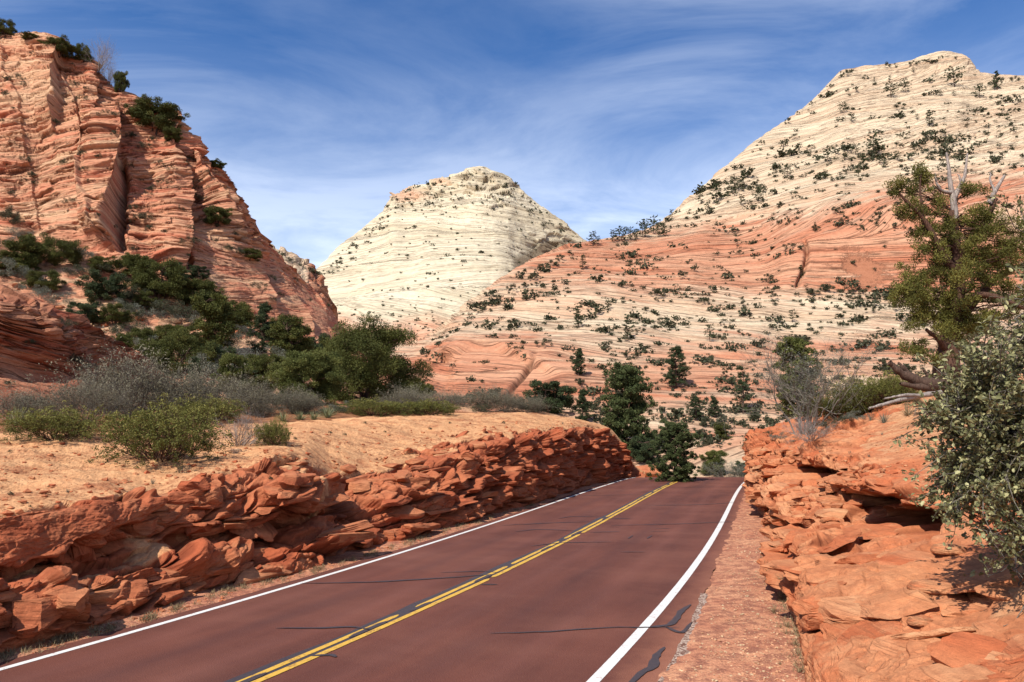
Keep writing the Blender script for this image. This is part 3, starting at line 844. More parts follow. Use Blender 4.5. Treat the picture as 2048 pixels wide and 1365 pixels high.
for kx in keys:
    bpy_, rows = LC[kx]
    a = (kx - 1024) / F; co = .94 * a - .34
    q = P(kx, bpy_, 1.); d0 = -CZ / (q[2] - CZ); c0 = d0 * co
    pts = [P(kx, bpy_ + 6, d0 * (1 - 6 / (bpy_ - HOR))) * [1, 1, 0] + [0, 0, -.25]]
    pts += [P(kx, bpy_, d0)]
    wl_ = float(np.interp(kx, [300, 420], [1, 0]))
    for (yy, st), ad in zip(rows, (-.32, -.1, .45, .40, .35, .1, 0)): pts.append(P(kx, yy, (c0 - st - ad * wl_) / co))
    tp = pts[-1]; out_n = np.array([-.94, .34, 0])
    fall = 0 if kx < 950 else (kx - 950) / 300.
    pts += [tp + out_n * 3.0 + [0, 0, .05 - .5 * fall], tp + out_n * 9 + [0, 0, -.1 - 3 * fall], tp + out_n * 14 + [0, 0, -3 - 4 * fall]]
    cols.append(pts)
cols = np.array(cols)
K = cols.shape[1]
uk = np.concatenate([np.linspace(-1400, -510, 60), np.linspace(-500, -12, 70), np.linspace(-10, 1290, int(1150 * Q))])
vk = seg_params([4, 75, 60, 45, 70, 18, 80, 80, 12, 8, 5])
G = loft_cols(keys, cols, np.arange(K), uk, vk)
x, y, z = G[..., 0], G[..., 1], G[..., 2]; px, py = proj(G)
V = np.broadcast_to(vk[:, None], px.shape); Ub = np.broadcast_to(uk[None, :], px.shape)
al_ = x * .34 + y * .94; pr = x * .94 - y * .34
nn = normals(np.stack([G[..., i] for i in range(3)], -1)); nn *= np.where((nn[..., 0:1] * .94 - nn[..., 1:2] * .34 + nn[..., 2:3] * .5) < 0, -1, 1)
outv = nn * .6 + np.array([.94, -.34, .12]) * .5
wx = .35 * fbm(al_ / 1.5, pr / 1.5, z / 1., 3, 801); wz = .18 * fbm(al_ / 1.2, pr / 1.2, z / .8, 3, 803)
tb = z + wz - .10 * al_ + .12 * np.sin(al_ * .7)
far = sstep(12, 40, y)
f1, e1, r1 = facets((al_ + wx) / 1.9, pr / 1.9, tb / .62, 811, 1.1)
f2, e2, r2 = facets((al_ + wx * .6) / .75, pr / .7, tb / .27, 821, 1.1)
f3, e3, r3 = facets((al_) / .26, pr / .3, tb / .12, 831, 1.0)
vertf, ve, _ = facets((al_ + wx) / .8, pr / 1.2, (z + wz) / 1.1, 841, 1.1)      # blockier toward the far end
b1 = f1 * (1 - .7 * far) + vertf * .55 * far
# the smooth overhanging slab at the near end
slab = np.clip(sstep(330, 260, Ub) * sstep(3.9, 4.15, V) * sstep(5.6, 5.2, V), 0, 1)
ledge_s = np.clip(sstep(420, 340, Ub) * sstep(2.1, 2.4, V) * sstep(3.7, 3.4, V), 0, 1)
sandz = sstep(5.25, 6.1, V + .55 * fbm(al_ / 2., pr / 2., z, 3, 851) - .9 * np.exp(-((Ub - 900) / 170.) ** 2) * (perlin(al_ / 1.6, pr / .9, z, 853) > .02) - .35 * (perlin(al_ / 1.1, pr / .8, z, 857) > .25))
spill = .8 * np.exp(-((Ub - 655 + (V - 3) * 20 + 14 * np.sin(V * 4)) / 24.) ** 2) * sstep(2.4, 3.4, V)
sandz = np.clip(np.maximum(np.maximum(sandz, ledge_s * (.45 + .5 * fbm(al_ / .8, pr / .8, z, 3, 858))), spill * .95), 0, 1)
rk = (1 - sandz) * sstep(.9, 1.25, V)
dsp = rk * ((1 - .92 * slab) * (.62 * b1 + .22 * f2 - .20 * (1 - sstep(0, .14, e1)) - .05 * (1 - sstep(0, .16, e2))) + .10 * slab * (fbm(al_ / .9, pr, z / .6, 3, 861) + .5 * f1) + .16 * fbm(al_ / 1.6, pr / 1.6, z / .8, 3, 863))
dsp = blur(dsp, 3) + rk * (1 - .6 * slab) * .05 * blur(f3, 1) + rk * .02 * fbm(al_ / .12, pr / .12, z / .05, 2, 899)
G2 = G + outv * dsp[..., None]
sb = sandz * sstep(9.3, 8.6, V)
G2[..., 2] += sb * (.13 * fbm(x / 1.4, y / 1.4, 0 * x, 5, 871) + .035 * np.clip(fbm(x / .22, y / .22, 0 * x, 3, 873), 0, 1) + .012 * fbm(x / .08, y / .08, 0 * x, 2, 877))
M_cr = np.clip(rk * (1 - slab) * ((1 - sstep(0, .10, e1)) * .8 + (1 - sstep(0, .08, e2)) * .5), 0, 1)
redm = .7 + .3 * fbm(al_ / 2.5, pr / 2, tb / .5, 3, 881) + .3 * far
finish('left_road_bank', G2, M['cut_left'], {'bed': np.stack([x, y, tb], -1), 'red': redm, 'sand': sandz, 'crack': M_cr}, smooth=False, bvh=3)

# ---- right road cut: cross-sections at constant distance
RC = {
    2.5: [(2000, 3000), (2050, 2700), (2150, 2500), (2300, 2350), (2500, 2250), (2800, 2150), (3200, 2000), (4200, 1750), (5500, 1500)],
    5: [(1744, 1765), (1765, 1640), (1820, 1570), (1880, 1530), (1980, 1500), (2100, 1460), (2260, 1400), (2600, 1300), (3200, 1150)],
    7: [(1664, 1505), (1675, 1440), (1720, 1390), (1780, 1360), (1850, 1335), (1960, 1300), (2080, 1260), (2300, 1180), (2800, 1060)],
    9: [(1614, 1362), (1618, 1300), (1660, 1262), (1720, 1240), (1790, 1215), (1880, 1190), (2000, 1150), (2200, 1080), (2600, 980)],
    10.4: [(1604, 1292), (1602, 1225), (1625, 1170), (1700, 1150), (1790, 1130), (1880, 1108), (2000, 1070), (2180, 1010), (2550, 920)],
    12: [(1590, 1236), (1588, 1170), (1600, 1120), (1680, 1105), (1780, 1085), (1870, 1050), (1980, 1010), (2160, 960), (2500, 880)],
    14: [(1574, 1183), (1572, 1130), (1590, 1088), (1670, 1075), (1800, 1050), (1840, 985), (1960, 955), (2130, 905), (2450, 850)],
    17: [(1561, 1126), (1560, 1085), (1575, 1058), (1650, 1040), (1745, 1005), (1760, 962), (1900, 925), (2080, 880), (2400, 835)],
    20: [(1557, 1086), (1550, 1050), (1555, 1020), (1600, 1000), (1680, 990), (1690, 944), (1840, 900), (2040, 855), (2360, 820)],
    24: [(1536, 1048), (1530, 1015), (1530, 985), (1560, 970), (1640, 965), (1650, 925), (1790, 880), (1990, 835), (2300, 795)],
    30: [(1512, 1010), (1508, 980), (1508, 950), (1520, 925), (1560, 915), (1600, 900), (1740, 858), (1930, 806), (2200, 770)],
    38: [(1505, 979), (1501, 955), (1500, 925), (1503, 900), (1530, 888), (1580, 872), (1690, 836), (1860, 785), (2100, 745)],
    46: [(1502, 958), (1499, 940), (1498, 910), (1500, 880), (1520, 868), (1570, 856), (1670, 822), (1820, 776), (2050, 735)],
    52: [(1503, 950), (1500, 938), (1499, 905), (1501, 872), (1522, 862), (1565, 854), (1660, 818), (1800, 774), (2020, 735)],
    58: [(1506, 958), (1504, 940), (1504, 915), (1508, 890), (1530, 878), (1570, 868), (1660, 836), (1800, 792), (2000, 760)],
    70: [(1520, 960), (1522, 955), (1526, 950), (1530, 940), (1550, 930), (1590, 920), (1670, 900), (1800, 870), (2000, 850)],
}
keys = sorted(RC); cols = []
for d in keys:
    pts = [P(a, b, d) for a, b in RC[d]]
    b0 = pts[0].copy(); b0[2] = min(b0[2], road_z(d)) - .3; b0[0] -= .02
    cols.append([b0] + pts)
cols = np.array(cols); K = cols.shape[1]
# columns = distance; use log spacing
lk = np.log(np.array(keys, float))
ud = np.log(np.concatenate([np.linspace(2.5, 6, 60), np.exp(np.linspace(math.log(6.02), math.log(58), int(1000 * Q))), np.linspace(58.5, 70, 20)]))
vk = seg_params([6, 60, 80, 95, 90, 90, 100, 60, 30])
G = loft_cols(lk, cols, np.arange(K), ud, vk)
x, y, z = G[..., 0], G[..., 1], G[..., 2]; px, py = proj(G)
V = np.broadcast_to(vk[:, None], px.shape)
nn = normals(G); nn *= np.where((-nn[..., 0:1] * .9 + nn[..., 2:3] * .8 - nn[..., 1:2] * .1) < 0, -1, 1)
al_ = x * .30 + y * .954; pr = -x * .954 + y * .30
wx = .3 * fbm(al_ / 1.5, pr / 1.5, z / 1., 3, 901); wz = .12 * fbm(al_ / 1.2, pr / 1.2, z / .8, 3, 903)
tb = z + wz - .05 * al_ + .12 * pr
f1, e1, r1 = facets((al_ + wx) / 1.9, (pr + wx) / 1.4, tb / .5, 911, 1.)
f2, e2, r2 = facets((al_ + wx * .6) / .6, pr / .5, tb / .18, 921, 1.)
f3, e3, r3 = facets(al_ / .22, pr / .22, tb / .08, 931, 1.)
st, _ = terr(al_, pr, tb, 1.6, .22, 941)
nearslick = sstep(13.5, 10.5, y)
topw = sstep(6.0, 6.9, V - 1.3 * sstep(22, 40, y) + .4 * fbm(al_ / 2, pr / 2, z, 3, 951))
# ledges in the middle of the cut: long slabs with shadowed gaps beneath
lay = (1 - topw) * sstep(1.1, 1.8, V) * (1 - nearslick)
dsp = (1 - topw) * ((1 - .75 * nearslick) * .38 * f1 + (1 - .7 * nearslick) * .14 * f2 - (1 - nearslick) * .10 * (1 - sstep(0, .10, e1))) + lay * (.42 * st)
dsp += .14 * fbm(al_ / 1.8, pr / 1.5, z / .8, 3, 961) * sstep(1, 1.6, V) + nearslick * .05 * np.sin(tb * 60) * 0
dsp *= sstep(.8, 1.3, V)
# carved caves under the ledges (photo positions give where along the bank they sit)
def cave(cx0, cy0, rx, ry, dep, ang=0.):
    dx = px - cx0; dy = py - cy0; ca, sa = math.cos(ang), math.sin(ang)
    uu = (dx * ca + dy * sa) / rx; vv = (-dx * sa + dy * ca) / ry
    vv = np.where(vv < 0, vv * 2.2, vv)
    r = np.sqrt(uu * uu + vv * vv) + .18 * fbm(al_ / .35, pr / .35, z / .2, 2, int(cx0))
    return dep * sstep(1.0, .62, r)
dsp = np.where(y > 15, blur(dsp, 4), blur(dsp, 12)) + (1 - topw) * sstep(.8, 1.3, V) * ((.06 - .04 * nearslick) * blur(f3, 1) + .02 * fbm(al_ / .12, pr / .12, z / .05, 2, 999))
cv = (cave(1625, 944, 66, 30, 1.7, .12) + cave(1755, 996, 66, 22, 1.5, .04) + cave(1815, 1032, 92, 38, 1.9, .0) + cave(1590, 1050, 55, 18, .6, .0) + cave(1660, 1048, 50, 16, .55, -.2) + cave(1700, 1008, 30, 10, .5, 0)
      + cave(1700, 1222, 100, 12, .38, -.03) + cave(1618, 1252, 26, 16, .3, -.3) + cave(1930, 1192, 60, 22, .6, .15) + cave(1535, 1020, 14, 24, .4))
inw = np.array([.8, .25, .0])
def lip(cx0, cy0, rx, ry, a_):
    return a_ * np.exp(-(((px - cx0) / rx) ** 2 + ((py - cy0 + ry * 1.35) / (ry * .55)) ** 2))


lp = blur(lip(1625, 944, 66, 30, .55) + lip(1755, 996, 66, 22, .5) + lip(1815, 1032, 92, 38, .6) + lip(1930, 1192, 60, 22, .3) + lip(1700, 1226, 90, 12, .15), 2)
G2 = G + np.array([-.85, -.45, 0]) * lp[..., None] + (nn * .7 + np.array([-.35, -.25, .05])) * dsp[..., None] + inw * blur(cv, 2)[..., None]
G2[..., 2] += topw * (.05 * fbm(x / .8, y / .8, 0 * x, 4, 971) + .02 * np.clip(fbm(x / .18, y / .18, 0 * x, 3, 973), 0, 1))
sandz = np.clip(topw * (.35 + .5 * fbm(x / 2.5, y / 2.5, z, 3, 977) + .35 * sstep(14, 28, y)), 0, 1)
redm = .62 + .35 * fbm(al_ / 2.2, pr / 2, tb / .4, 3, 981) + .35 * sstep(30, 45, y) * (1 - topw) + .2 * np.clip(cv, 0, 1)
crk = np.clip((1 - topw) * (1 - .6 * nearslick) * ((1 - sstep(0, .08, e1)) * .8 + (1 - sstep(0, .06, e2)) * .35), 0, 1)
finish('right_road_bank', G2, M['cut_right'], {'bed': np.stack([x, y, tb], -1), 'red': redm, 'sand': sandz, 'crack': crk}, smooth=False, bvh=3)

# slabs of harder rock standing out of the two cuts
def rock_slabs(name, n_, pick, axis, out, tilt, mat, seed, szf, terr_name):
    import bmesh
    r = np.random.default_rng(seed); bm = bmesh.new(); bmesh.ops.create_icosphere(bm, subdivisions=4, radius=1.)
    V0 = np.array([v.co[:] for v in bm.verts]); F0 = np.array([[v.index for v in f_.verts] for f_ in bm.faces]); bm.free()
    V0 = np.sign(V0) * np.abs(V0) ** .55; V0 /= np.abs(V0).max(0)
    Vs, Fs, k0 = [], [], 0; rd = []
    for i in range(n_):
        c, sc = pick(r)
        V = V0.copy()
        for q in range(13):
            nn_ = r.normal(size=3) * [1, 1, .25]; nn_ /= np.linalg.norm(nn_); h_ = .52 + .36 * r.random()
            dd = V @ nn_ - h_; V = V - np.clip(dd, 0, None)[:, None] * nn_
        for q in range(2):
            nn_ = r.normal(size=3) * [.3, .3, 1]; nn_ /= np.linalg.norm(nn_); h_ = .4 + .4 * r.random()
            dd = V @ nn_ - h_; V = V - np.clip(dd, 0, None)[:, None] * nn_
        L_, W_, T_ = szf(r, sc)
        V = V * [L_ / 2, W_ / 2, T_ / 2]
        ya = r.normal() * .35; ca, sa = math.cos(ya), math.sin(ya)
        ax = np.array([axis[0] * ca - axis[1] * sa, axis[0] * sa + axis[1] * ca, r.normal() * .08 + tilt[0]]); ax /= np.linalg.norm(ax)
        up = np.array([out[0] * tilt[1], out[1] * tilt[1], 1.]) + r.normal(size=3) * .08; up -= ax * (up @ ax); up /= np.linalg.norm(up); wd = np.cross(up, ax)
        V = V[:, :1] * ax + V[:, 1:2] * wd + V[:, 2:] * up
        V = V + (.06 * fbm(V[:, 0] * 2.5 + i * 5, V[:, 1] * 2.5, V[:, 2] * 6, 4, seed + 3))[:, None] * np.array([out[0], out[1], .3])
        Vs.append(V + c); Fs.append(F0 + k0); k0 += len(V); rd.append(np.full(len(V), r.random()))
    V = np.vstack(Vs); rd = np.concatenate(rd)
    x_, y_, z_ = V.T
    return mesh_np(name, V, np.vstack(Fs), mat, False, bpy.data.objects[terr_name], {'bed': np.stack([x_, y_, z_ + .1 * x_ + rd * 3], -1), 'red': .35 + .6 * rd, 'sand': 0 * x_, 'crack': 0 * x_})


CAVES = ((1625, 948, 62, 30), (1750, 992, 66, 22), (1815, 1030, 90, 40), (1590, 1062, 45, 18), (1670, 1052, 50, 16))


def pick_right(r):
    while True:
        a = r.uniform(1496, 1790); b = r.uniform(880, 1100)
        if a > 1560 + (1100 - b) * 1.6: continue
        if b < 885 + (a - 1500) * .22: continue
        if any(((a - u_) / w_) ** 2 + ((b - v_) / h_) ** 2 < 1 for u_, v_, w_, h_ in CAVES): continue
        q = hit(a, b, ['right_road_bank'])
        if q is None: continue
        return np.array(q[0]) + np.array([.14, .05, -.03]), .55 + .45 * min(q[0].y / 30, 1.3)


rock_slabs('rock_ledge', 170, pick_right, (.30, .954), (-.954, .30), (.0, .12), M['cut_right'], 5001, lambda r, sc: (sc * r.uniform(.5, 1.7), sc * r.uniform(.4, 1.0), sc * r.uniform(.10, .34)), 'right_road_bank')


def pick_left(r):
    while True:
        a = r.uniform(230, 980); f_ = r.random()
        lo = np.interp(a, [0, 286, 662, 1000, 1240], [1290, 1215, 1115, 1022, 958]); hi_ = np.interp(a, [0, 310, 560, 700, 960, 1240], [1180, 1120, 925, 960, 890, 900])
        if 300 < a < 560 and f_ > .5: hi_ = np.interp(a, [300, 400, 560], [1000, 965, 925])
        q = hit(a, lo + (hi_ - lo) * f_, ['left_road_bank'])
        if q is None: continue
        return np.array(q[0]) + np.array([-.14, .05, -.03]), .6 + .4 * min(q[0].y / 30, 1.3)


rock_slabs('rock_ledge', 80, pick_left, (.34, .94), (.94, -.34), (.05, .06), M['cut_left'], 5002, lambda r, sc: (sc * r.uniform(.9, 3.0), sc * r.uniform(.5, 1.0), sc * r.uniform(.14, .4)), 'left_road_bank')
LOWL = iter([(12, 1232, 1.3, .4), (85, 1222, 1.2, .42), (150, 1205, 1.0, .4), (215, 1196, 1.1, .38), (60, 1262, 1.0, .3), (130, 1248, 1.1, .3), (190, 1232, .9, .3), (270, 1190, 1.0, .4), (330, 1168, 1.0, .35), (0, 1195, 1.2, .3), (110, 1180, 1.3, .26)])


def pick_low(r):
    a, b, L_, T_ = next(LOWL)
    q = hit(a, b, ['left_road_bank'])
    return np.array(q[0]) + np.array([-.10, .05, .02]), (L_, T_)


rock_slabs('rock_ledge', 11, pick_low, (.34, .94), (.94, -.34), (.06, .1), M['cut_left'], 5004, lambda r, sc: (sc[0], sc[0] * .7, sc[1]), 'left_road_bank')
NEAR = [(1700, 1208, 1.7, .26), (1640, 1165, 1.2, .2), (1790, 1130, 1.3, .22), (1680, 1290, 1.3, .24), (1800, 1320, 1.6, .2), (1900, 1280, 1.2, .2), (1628, 1235, .9, .28), (1730, 1065, 1.7, .2), (1630, 1095, 1.5, .22), (1860, 1225, .8, .2), (1960, 1330, 1.5, .2), (1720, 1350, 1.2, .2), (1600, 1140, 1.1, .3)]
NI = iter(NEAR)


def pick_sheet(r):
    while True:
        a = r.uniform(1600, 2040); b = r.uniform(1080, 1364)
        if a < np.interp(b, [1080, 1180, 1364], [1600, 1590, 1630]): continue
        if any(((a - u_) / w_) ** 2 + ((b - v_) / h_) ** 2 < 1 for u_, v_, w_, h_ in ((1880, 1170, 60, 50), (1905, 1095, 50, 40))): continue
        q = hit(a, b, ['right_road_bank'])
        if q is None: continue
        return np.array(q[0]) + np.array([.10, .05, -.05]), r.uniform(.7, 1.7)


rock_slabs('rock_ledge', 34, pick_sheet, (.36, .93), (-.93, .36), (.02, .34), M['cut_right'], 5005, lambda r, sc: (sc, sc * r.uniform(.5, .9), r.uniform(.09, .2)), 'right_road_bank')


def pick_near(r):
    a, b, L_, T_ = next(NI)
    q = hit(a, b, ['right_road_bank'])
    return np.array(q[0]) + np.array([.16, .1, -.04]), (L_, T_)


rock_slabs('rock_ledge', len(NEAR), pick_near, (.30, .954), (-.954, .30), (.0, .16), M['cut_right'], 5003, lambda r, sc: (sc[0], sc[0] * .75, sc[1]), 'right_road_bank')

# ================================================================== vegetation
def leaf_mat(name, a, b, c, transl=.25, rough=.75, sat=1.):
    m, nt = new_mat(name); s = N(nt)
    tint = s.attr('tint'); geo = s.n('ShaderNodeNewGeometry').outputs['Position']
    oi = s.n('ShaderNodeObjectInfo').outputs['Random']
    col = s.ramp(tint, [(0, a), (.55, b), (1, c)])
    col = s.mix(s.ramp(oi, [(0, 0), (1, .35)]), col, b)
    p = s.n('ShaderNodeBsdfPrincipled'); s.l(col, p.inputs['Base Color']); p.inputs['Roughness'].default_value = rough; p.inputs['Specular IOR Level'].default_value = .2
    tr = s.n('ShaderNodeBsdfTranslucent'); s.l(col, tr.inputs[0])
    mx = s.n('ShaderNodeMixShader'); mx.inputs[0].default_value = transl; s.l(p.outputs[0], mx.inputs[1]); s.l(tr.outputs[0], mx.inputs[2])
    o = s.n('ShaderNodeOutputMaterial'); s.l(mx.outputs[0], o.inputs[0])
    return m


def bark_mat(name, a, b):
    m, nt = new_mat(name); s = N(nt)
    oc = s.n('ShaderNodeTexCoord').outputs['Object']
    n_ = s.noise(s.mapping(oc, (30, 30, 5)), 1, 5, .7)
    s.out(s.mix(s.ramp(n_, [(.35, 0), (.65, 1)]), a, b), .9, s.bump(n_, .8, .02), .1)
    return m


L_JUN = leaf_mat('juniper_foliage', (.022, .029, .006), (.072, .078, .017), (.165, .158, .040), .17)
L_OLV = leaf_mat('olive_foliage', (.035, .045, .012), (.105, .115, .028), (.20, .19, .055), .22)
L_PIN = leaf_mat('pine_needles', (.018, .028, .012), (.048, .066, .026), (.10, .12, .05), .18)
L_GPN = leaf_mat('bright_pine_needles', (.025, .035, .012), (.068, .085, .028), (.14, .15, .055), .2)
L_SLP = leaf_mat('slope_scrub_foliage', (.020, .022, .011), (.050, .052, .026), (.10, .098, .052), .1)
L_SAGE = leaf_mat('grey_green_foliage', (.06, .065, .045), (.13, .135, .10), (.22, .22, .17), .15)
L_BRU = leaf_mat('grey_brush_twiglets', (.030, .026, .014), (.125, .11, .068), (.30, .265, .185), .1)
L_MAN = leaf_mat('yellow_green_foliage', (.030, .034, .008), (.12, .12, .026), (.30, .265, .075), .2)
L_OAK = leaf_mat('oak_leaves', (.055, .060, .024), (.185, .18, .08), (.52, .48, .24), .25, .5)
L_DRY = leaf_mat('dry_grass_blades', (.12, .08, .04), (.22, .16, .085), (.36, .28, .16), .2)
L_YUC = leaf_mat('yucca_blades', (.08, .09, .04), (.20, .21, .10), (.38, .37, .2), .15)
B_BRN = bark_mat('brown_bark', srgb(50, 38, 32), srgb(96, 76, 64))
B_RED = bark_mat('shaggy_red_bark', srgb(46, 32, 27), srgb(98, 72, 58))
B_GRY = bark_mat('weathered_grey_wood', srgb(92, 82, 76), srgb(162, 150, 140))
B_TWG = bark_mat('grey_twigs', srgb(74, 68, 60), srgb(128, 120, 108))
B_TWP = bark_mat('purplish_twigs', srgb(78, 64, 58), srgb(132, 112, 102))


def unit(v): return v / np.maximum(np.linalg.norm(v, axis=-1, keepdims=True), 1e-9)


def leaves(C, D, L, W, r, T, seed_bend=.0):
    """rhombic leaf faces: C centre (n,3), D direction of the blade (n,3), L, W sizes, T tint"""
    n_ = len(C)
    side = unit(np.cross(D, unit(r.normal(size=(n_, 3)))))
    L = np.broadcast_to(L, (n_,))[:, None]; W = np.broadcast_to(W, (n_,))[:, None]
    a = C - D * L * .5; b = C + side * W * .5; c = C + D * L * .5; d = C - side * W * .5
    V = np.stack([a, b, c, d], 1).reshape(-1, 3)
    Fq = np.arange(4 * n_).reshape(-1, 4)
    return V, Fq, np.repeat(T, 4)


def tube(pts, rad_, sides=5):
    pts = np.asarray(pts, float); rad_ = np.asarray(rad_, float); n_ = len(pts)
    t_ = unit(np.gradient(pts, axis=0))
    ref = np.array([.31, .95, .05]) if abs(t_[0][2]) > .8 else np.array([0, 0, 1.])
    u = unit(np.cross(t_, ref)); v = np.cross(t_, u)
    an = np.linspace(0, 2 * math.pi, sides, endpoint=False)
    ring = pts[:, None] + rad_[:, None, None] * (np.cos(an)[None, :, None] * u[:, None] + np.sin(an)[None, :, None] * v[:, None])
    i = np.arange(n_ * sides).reshape(n_, sides); j = np.roll(i, -1, axis=1)
    return ring.reshape(-1, 3), np.stack([i[:-1], j[:-1], j[1:], i[1:]], -1).reshape(-1, 4)


class Bag:
    def __init__(s): s.V, s.F, s.T, s.n = [], [], [], 0

    def add(s, V, Fq, T=None):
        s.V.append(V); s.F.append(Fq + s.n); s.T.append(np.zeros(len(V)) if T is None else T); s.n += len(V)

    def mesh(s, name, mat, smooth=False):
        return mesh_np(name, np.vstack(s.V), np.vstack(s.F), mat, smooth, attrs={'tint': np.concatenate(s.T)}, link=False)


def wander(a, b, n_, amp, r):
    t_ = np.linspace(0, 1, n_)[:, None]
    p = np.asarray(a) * (1 - t_) + np.asarray(b) * t_
    w_ = np.cumsum(r.normal(size=(n_, 3)), 0) * amp / math.sqrt(n_); w_ -= w_[0]
    w_ = w_ - t_ * w_[-1] * .6
    return p + w_


def clump_leaves(bag, centers, radii, per, L, W, r, flat=.75, up=.25, needles=False):
    n_ = len(centers)
    per_n = np.maximum((per * (radii / radii.mean()) ** 2).astype(int), 8)
    idx = np.repeat(np.arange(n_), per_n); m_ = len(idx)
    d = unit(r.normal(size=(m_, 3))); rr_ = r.random(m_) ** .45
    lump = 1 + .25 * np.sin(d[:, 0] * 5 + idx) * np.cos(d[:, 1] * 4 + idx * 2)
    C = centers[idx] + d * (radii[idx] * rr_ * lump)[:, None] * np.array([1, 1, flat])
    D = unit(d * (1.0 if needles else .75) + r.normal(size=(m_, 3)) * .6 + np.array([0, 0, up]))
    tc_ = r.random(n_) * .45
    T = np.clip(tc_[idx] + .5 * r.random(m_), 0, 1)
    bag.add(*leaves(C, D, L * (.6 + .8 * r.random(m_)), W * (.7 + .6 * r.random(m_)), r, T))


def m_juniper(seed, w=1.1, nclump=85, per=360, L=.028, W=.014, low=.10, trunks=3, leaf=L_JUN, bark=B_BRN, dome=.9, rs=1.3):
    """native height 1; bushy rounded crown made of rounded clumps"""
    r = np.random.default_rng(seed)
    az = r.random(nclump) * 2 * math.pi; v = r.random(nclump) ** .8
    zc = low + (1 - low - .06) * v
    prof = np.sqrt(np.clip(1 - ((v - .38) / .64) ** 2, .03, 1)) ** dome
    rad_ = (w / 2 - .05) * prof * (.30 + .70 * r.random(nclump) ** .5)
    nclump = int(nclump * 1.25); nl = max(14, nclump // 5)
    la = np.arange(nl) * 2.4 + seed; lv = (np.arange(nl) + .5) / nl * .9 + .04 * r.normal(size=nl)
    lr = (w / 2 - .13) * np.sqrt(np.clip(1 - ((lv - .36) / .68) ** 2, .03, 1)) ** dome * (.58 + .44 * r.random(nl))
    LC_ = np.stack([np.cos(la) * lr, np.sin(la) * lr, low + .05 + (1 - low - .16) * np.clip(lv, 0, 1)], 1)
    li = r.integers(0, nl, nclump)
    C = LC_[li] + r.normal(size=(nclump, 3)) * np.array([.085, .085, .055]) * (.7 + .4 * w)
    R = (.044 + .054 * r.random(nclump)) * (.8 + .3 * w) * rs
    cr = Bag(); clump_leaves(cr, C, R, per, L, W, r)
    st = Bag()
    tips = []
    for k_ in range(trunks):
        a = k_ * 2.1 + r.random(); b = (math.cos(a) * w * .16, math.sin(a) * w * .16, .55 + .2 * r.random())
        p = wander((math.cos(a) * .02, math.sin(a) * .02, -.05), b, 9, .05, r)
        st.add(*tube(p, np.linspace(.024, .009, 9) * (1.3 if trunks < 3 else 1), 7)); tips.append(p)
    allp = np.vstack(tips)
    for c in C[:: max(1, nclump // 40)]:
        j = np.argmin(np.linalg.norm((allp - c) * [1, 1, 1.6], axis=1) + (allp[:, 2] > c[2]) * .4)
        st.add(*tube(wander(allp[j], c, 5, .03, r), np.linspace(.010, .003, 5), 4))
    return cr.mesh('crown', leaf), st.mesh('trunk', bark, True)


def m_pine(seed, w=.5, tiers=15, per=42, L=.035, W=.008, bare=.12, leaf=L_PIN, round_=.6, dens=1.):
    """native height 1; upright pine, needle tufts at the ends of level branches"""
    r = np.random.default_rng(seed); C = []; R = []; st = Bag()
    tr = wander((0, 0, -.04), (.02 * r.normal(), .02 * r.normal(), .98), 12, .02, r)
    st.add(*tube(tr, np.linspace(.022, .004, 12), 6))
    for k_ in range(tiers):
        v = (k_ + r.random() * .8) / tiers; zz_ = bare + (1 - bare) * v
        ln = w / 2 * ((1 - v) ** round_ * .9 + .1) * min(1, .5 + v * 3) * (.7 + .5 * r.random())
        nb = max(3, int(r.integers(4, 7) * dens))
        base = np.array([np.interp(zz_, tr[:, 2], tr[:, 0]), np.interp(zz_, tr[:, 2], tr[:, 1]), zz_])
        for q in range(nb):
            a = r.random() * 6.28; l2 = ln * (.55 + .55 * r.random())
            end = base + [math.cos(a) * l2, math.sin(a) * l2, l2 * (.05 + .35 * v + .15 * r.normal())]
            br = wander(base, end, 5, .02, r); st.add(*tube(br, np.linspace(.006, .002, 5), 3))
            for f_ in (1., .75, .5):
                if f_ < 1 and r.random() < .35: continue
                C.append(base + (end - base) * f_ + r.normal(size=3) * .012); R.append(.030 + .022 * r.random())
    cr = Bag(); clump_leaves(cr, np.array(C), np.array(R), per, L, W, r, .7, .3, True)
    return cr.mesh('crown', leaf), st.mesh('trunk', B_BRN, True)


def grow(bag, p0, d0, ln, r0, depth, r, spread=.6, up=.1, tips=None, split=3, sides=4, taper=.55, wig=.12):
    d0 = unit(np.array(d0, float)); e = p0 + d0 * ln
    pts = wander(p0, e, 6, ln * wig, r); bag.add(*tube(pts, np.linspace(r0, r0 * taper, 6), sides))
    if depth == 0:
        if tips is not None: tips.append((pts[-1], unit(pts[-1] - pts[-2])))
        return
    for k_ in range(split):
        j = 5 if k_ == 0 else r.integers(2, 6)
        d = unit(unit(pts[-1] - pts[0]) + r.normal(size=3) * spread + [0, 0, up])
        grow(bag, pts[j], d, ln * (.55 + .35 * r.random()), r0 * taper * (1 if k_ == 0 else .75), depth - 1, r, spread, up, tips, split, max(3, sides - 1), taper, wig)


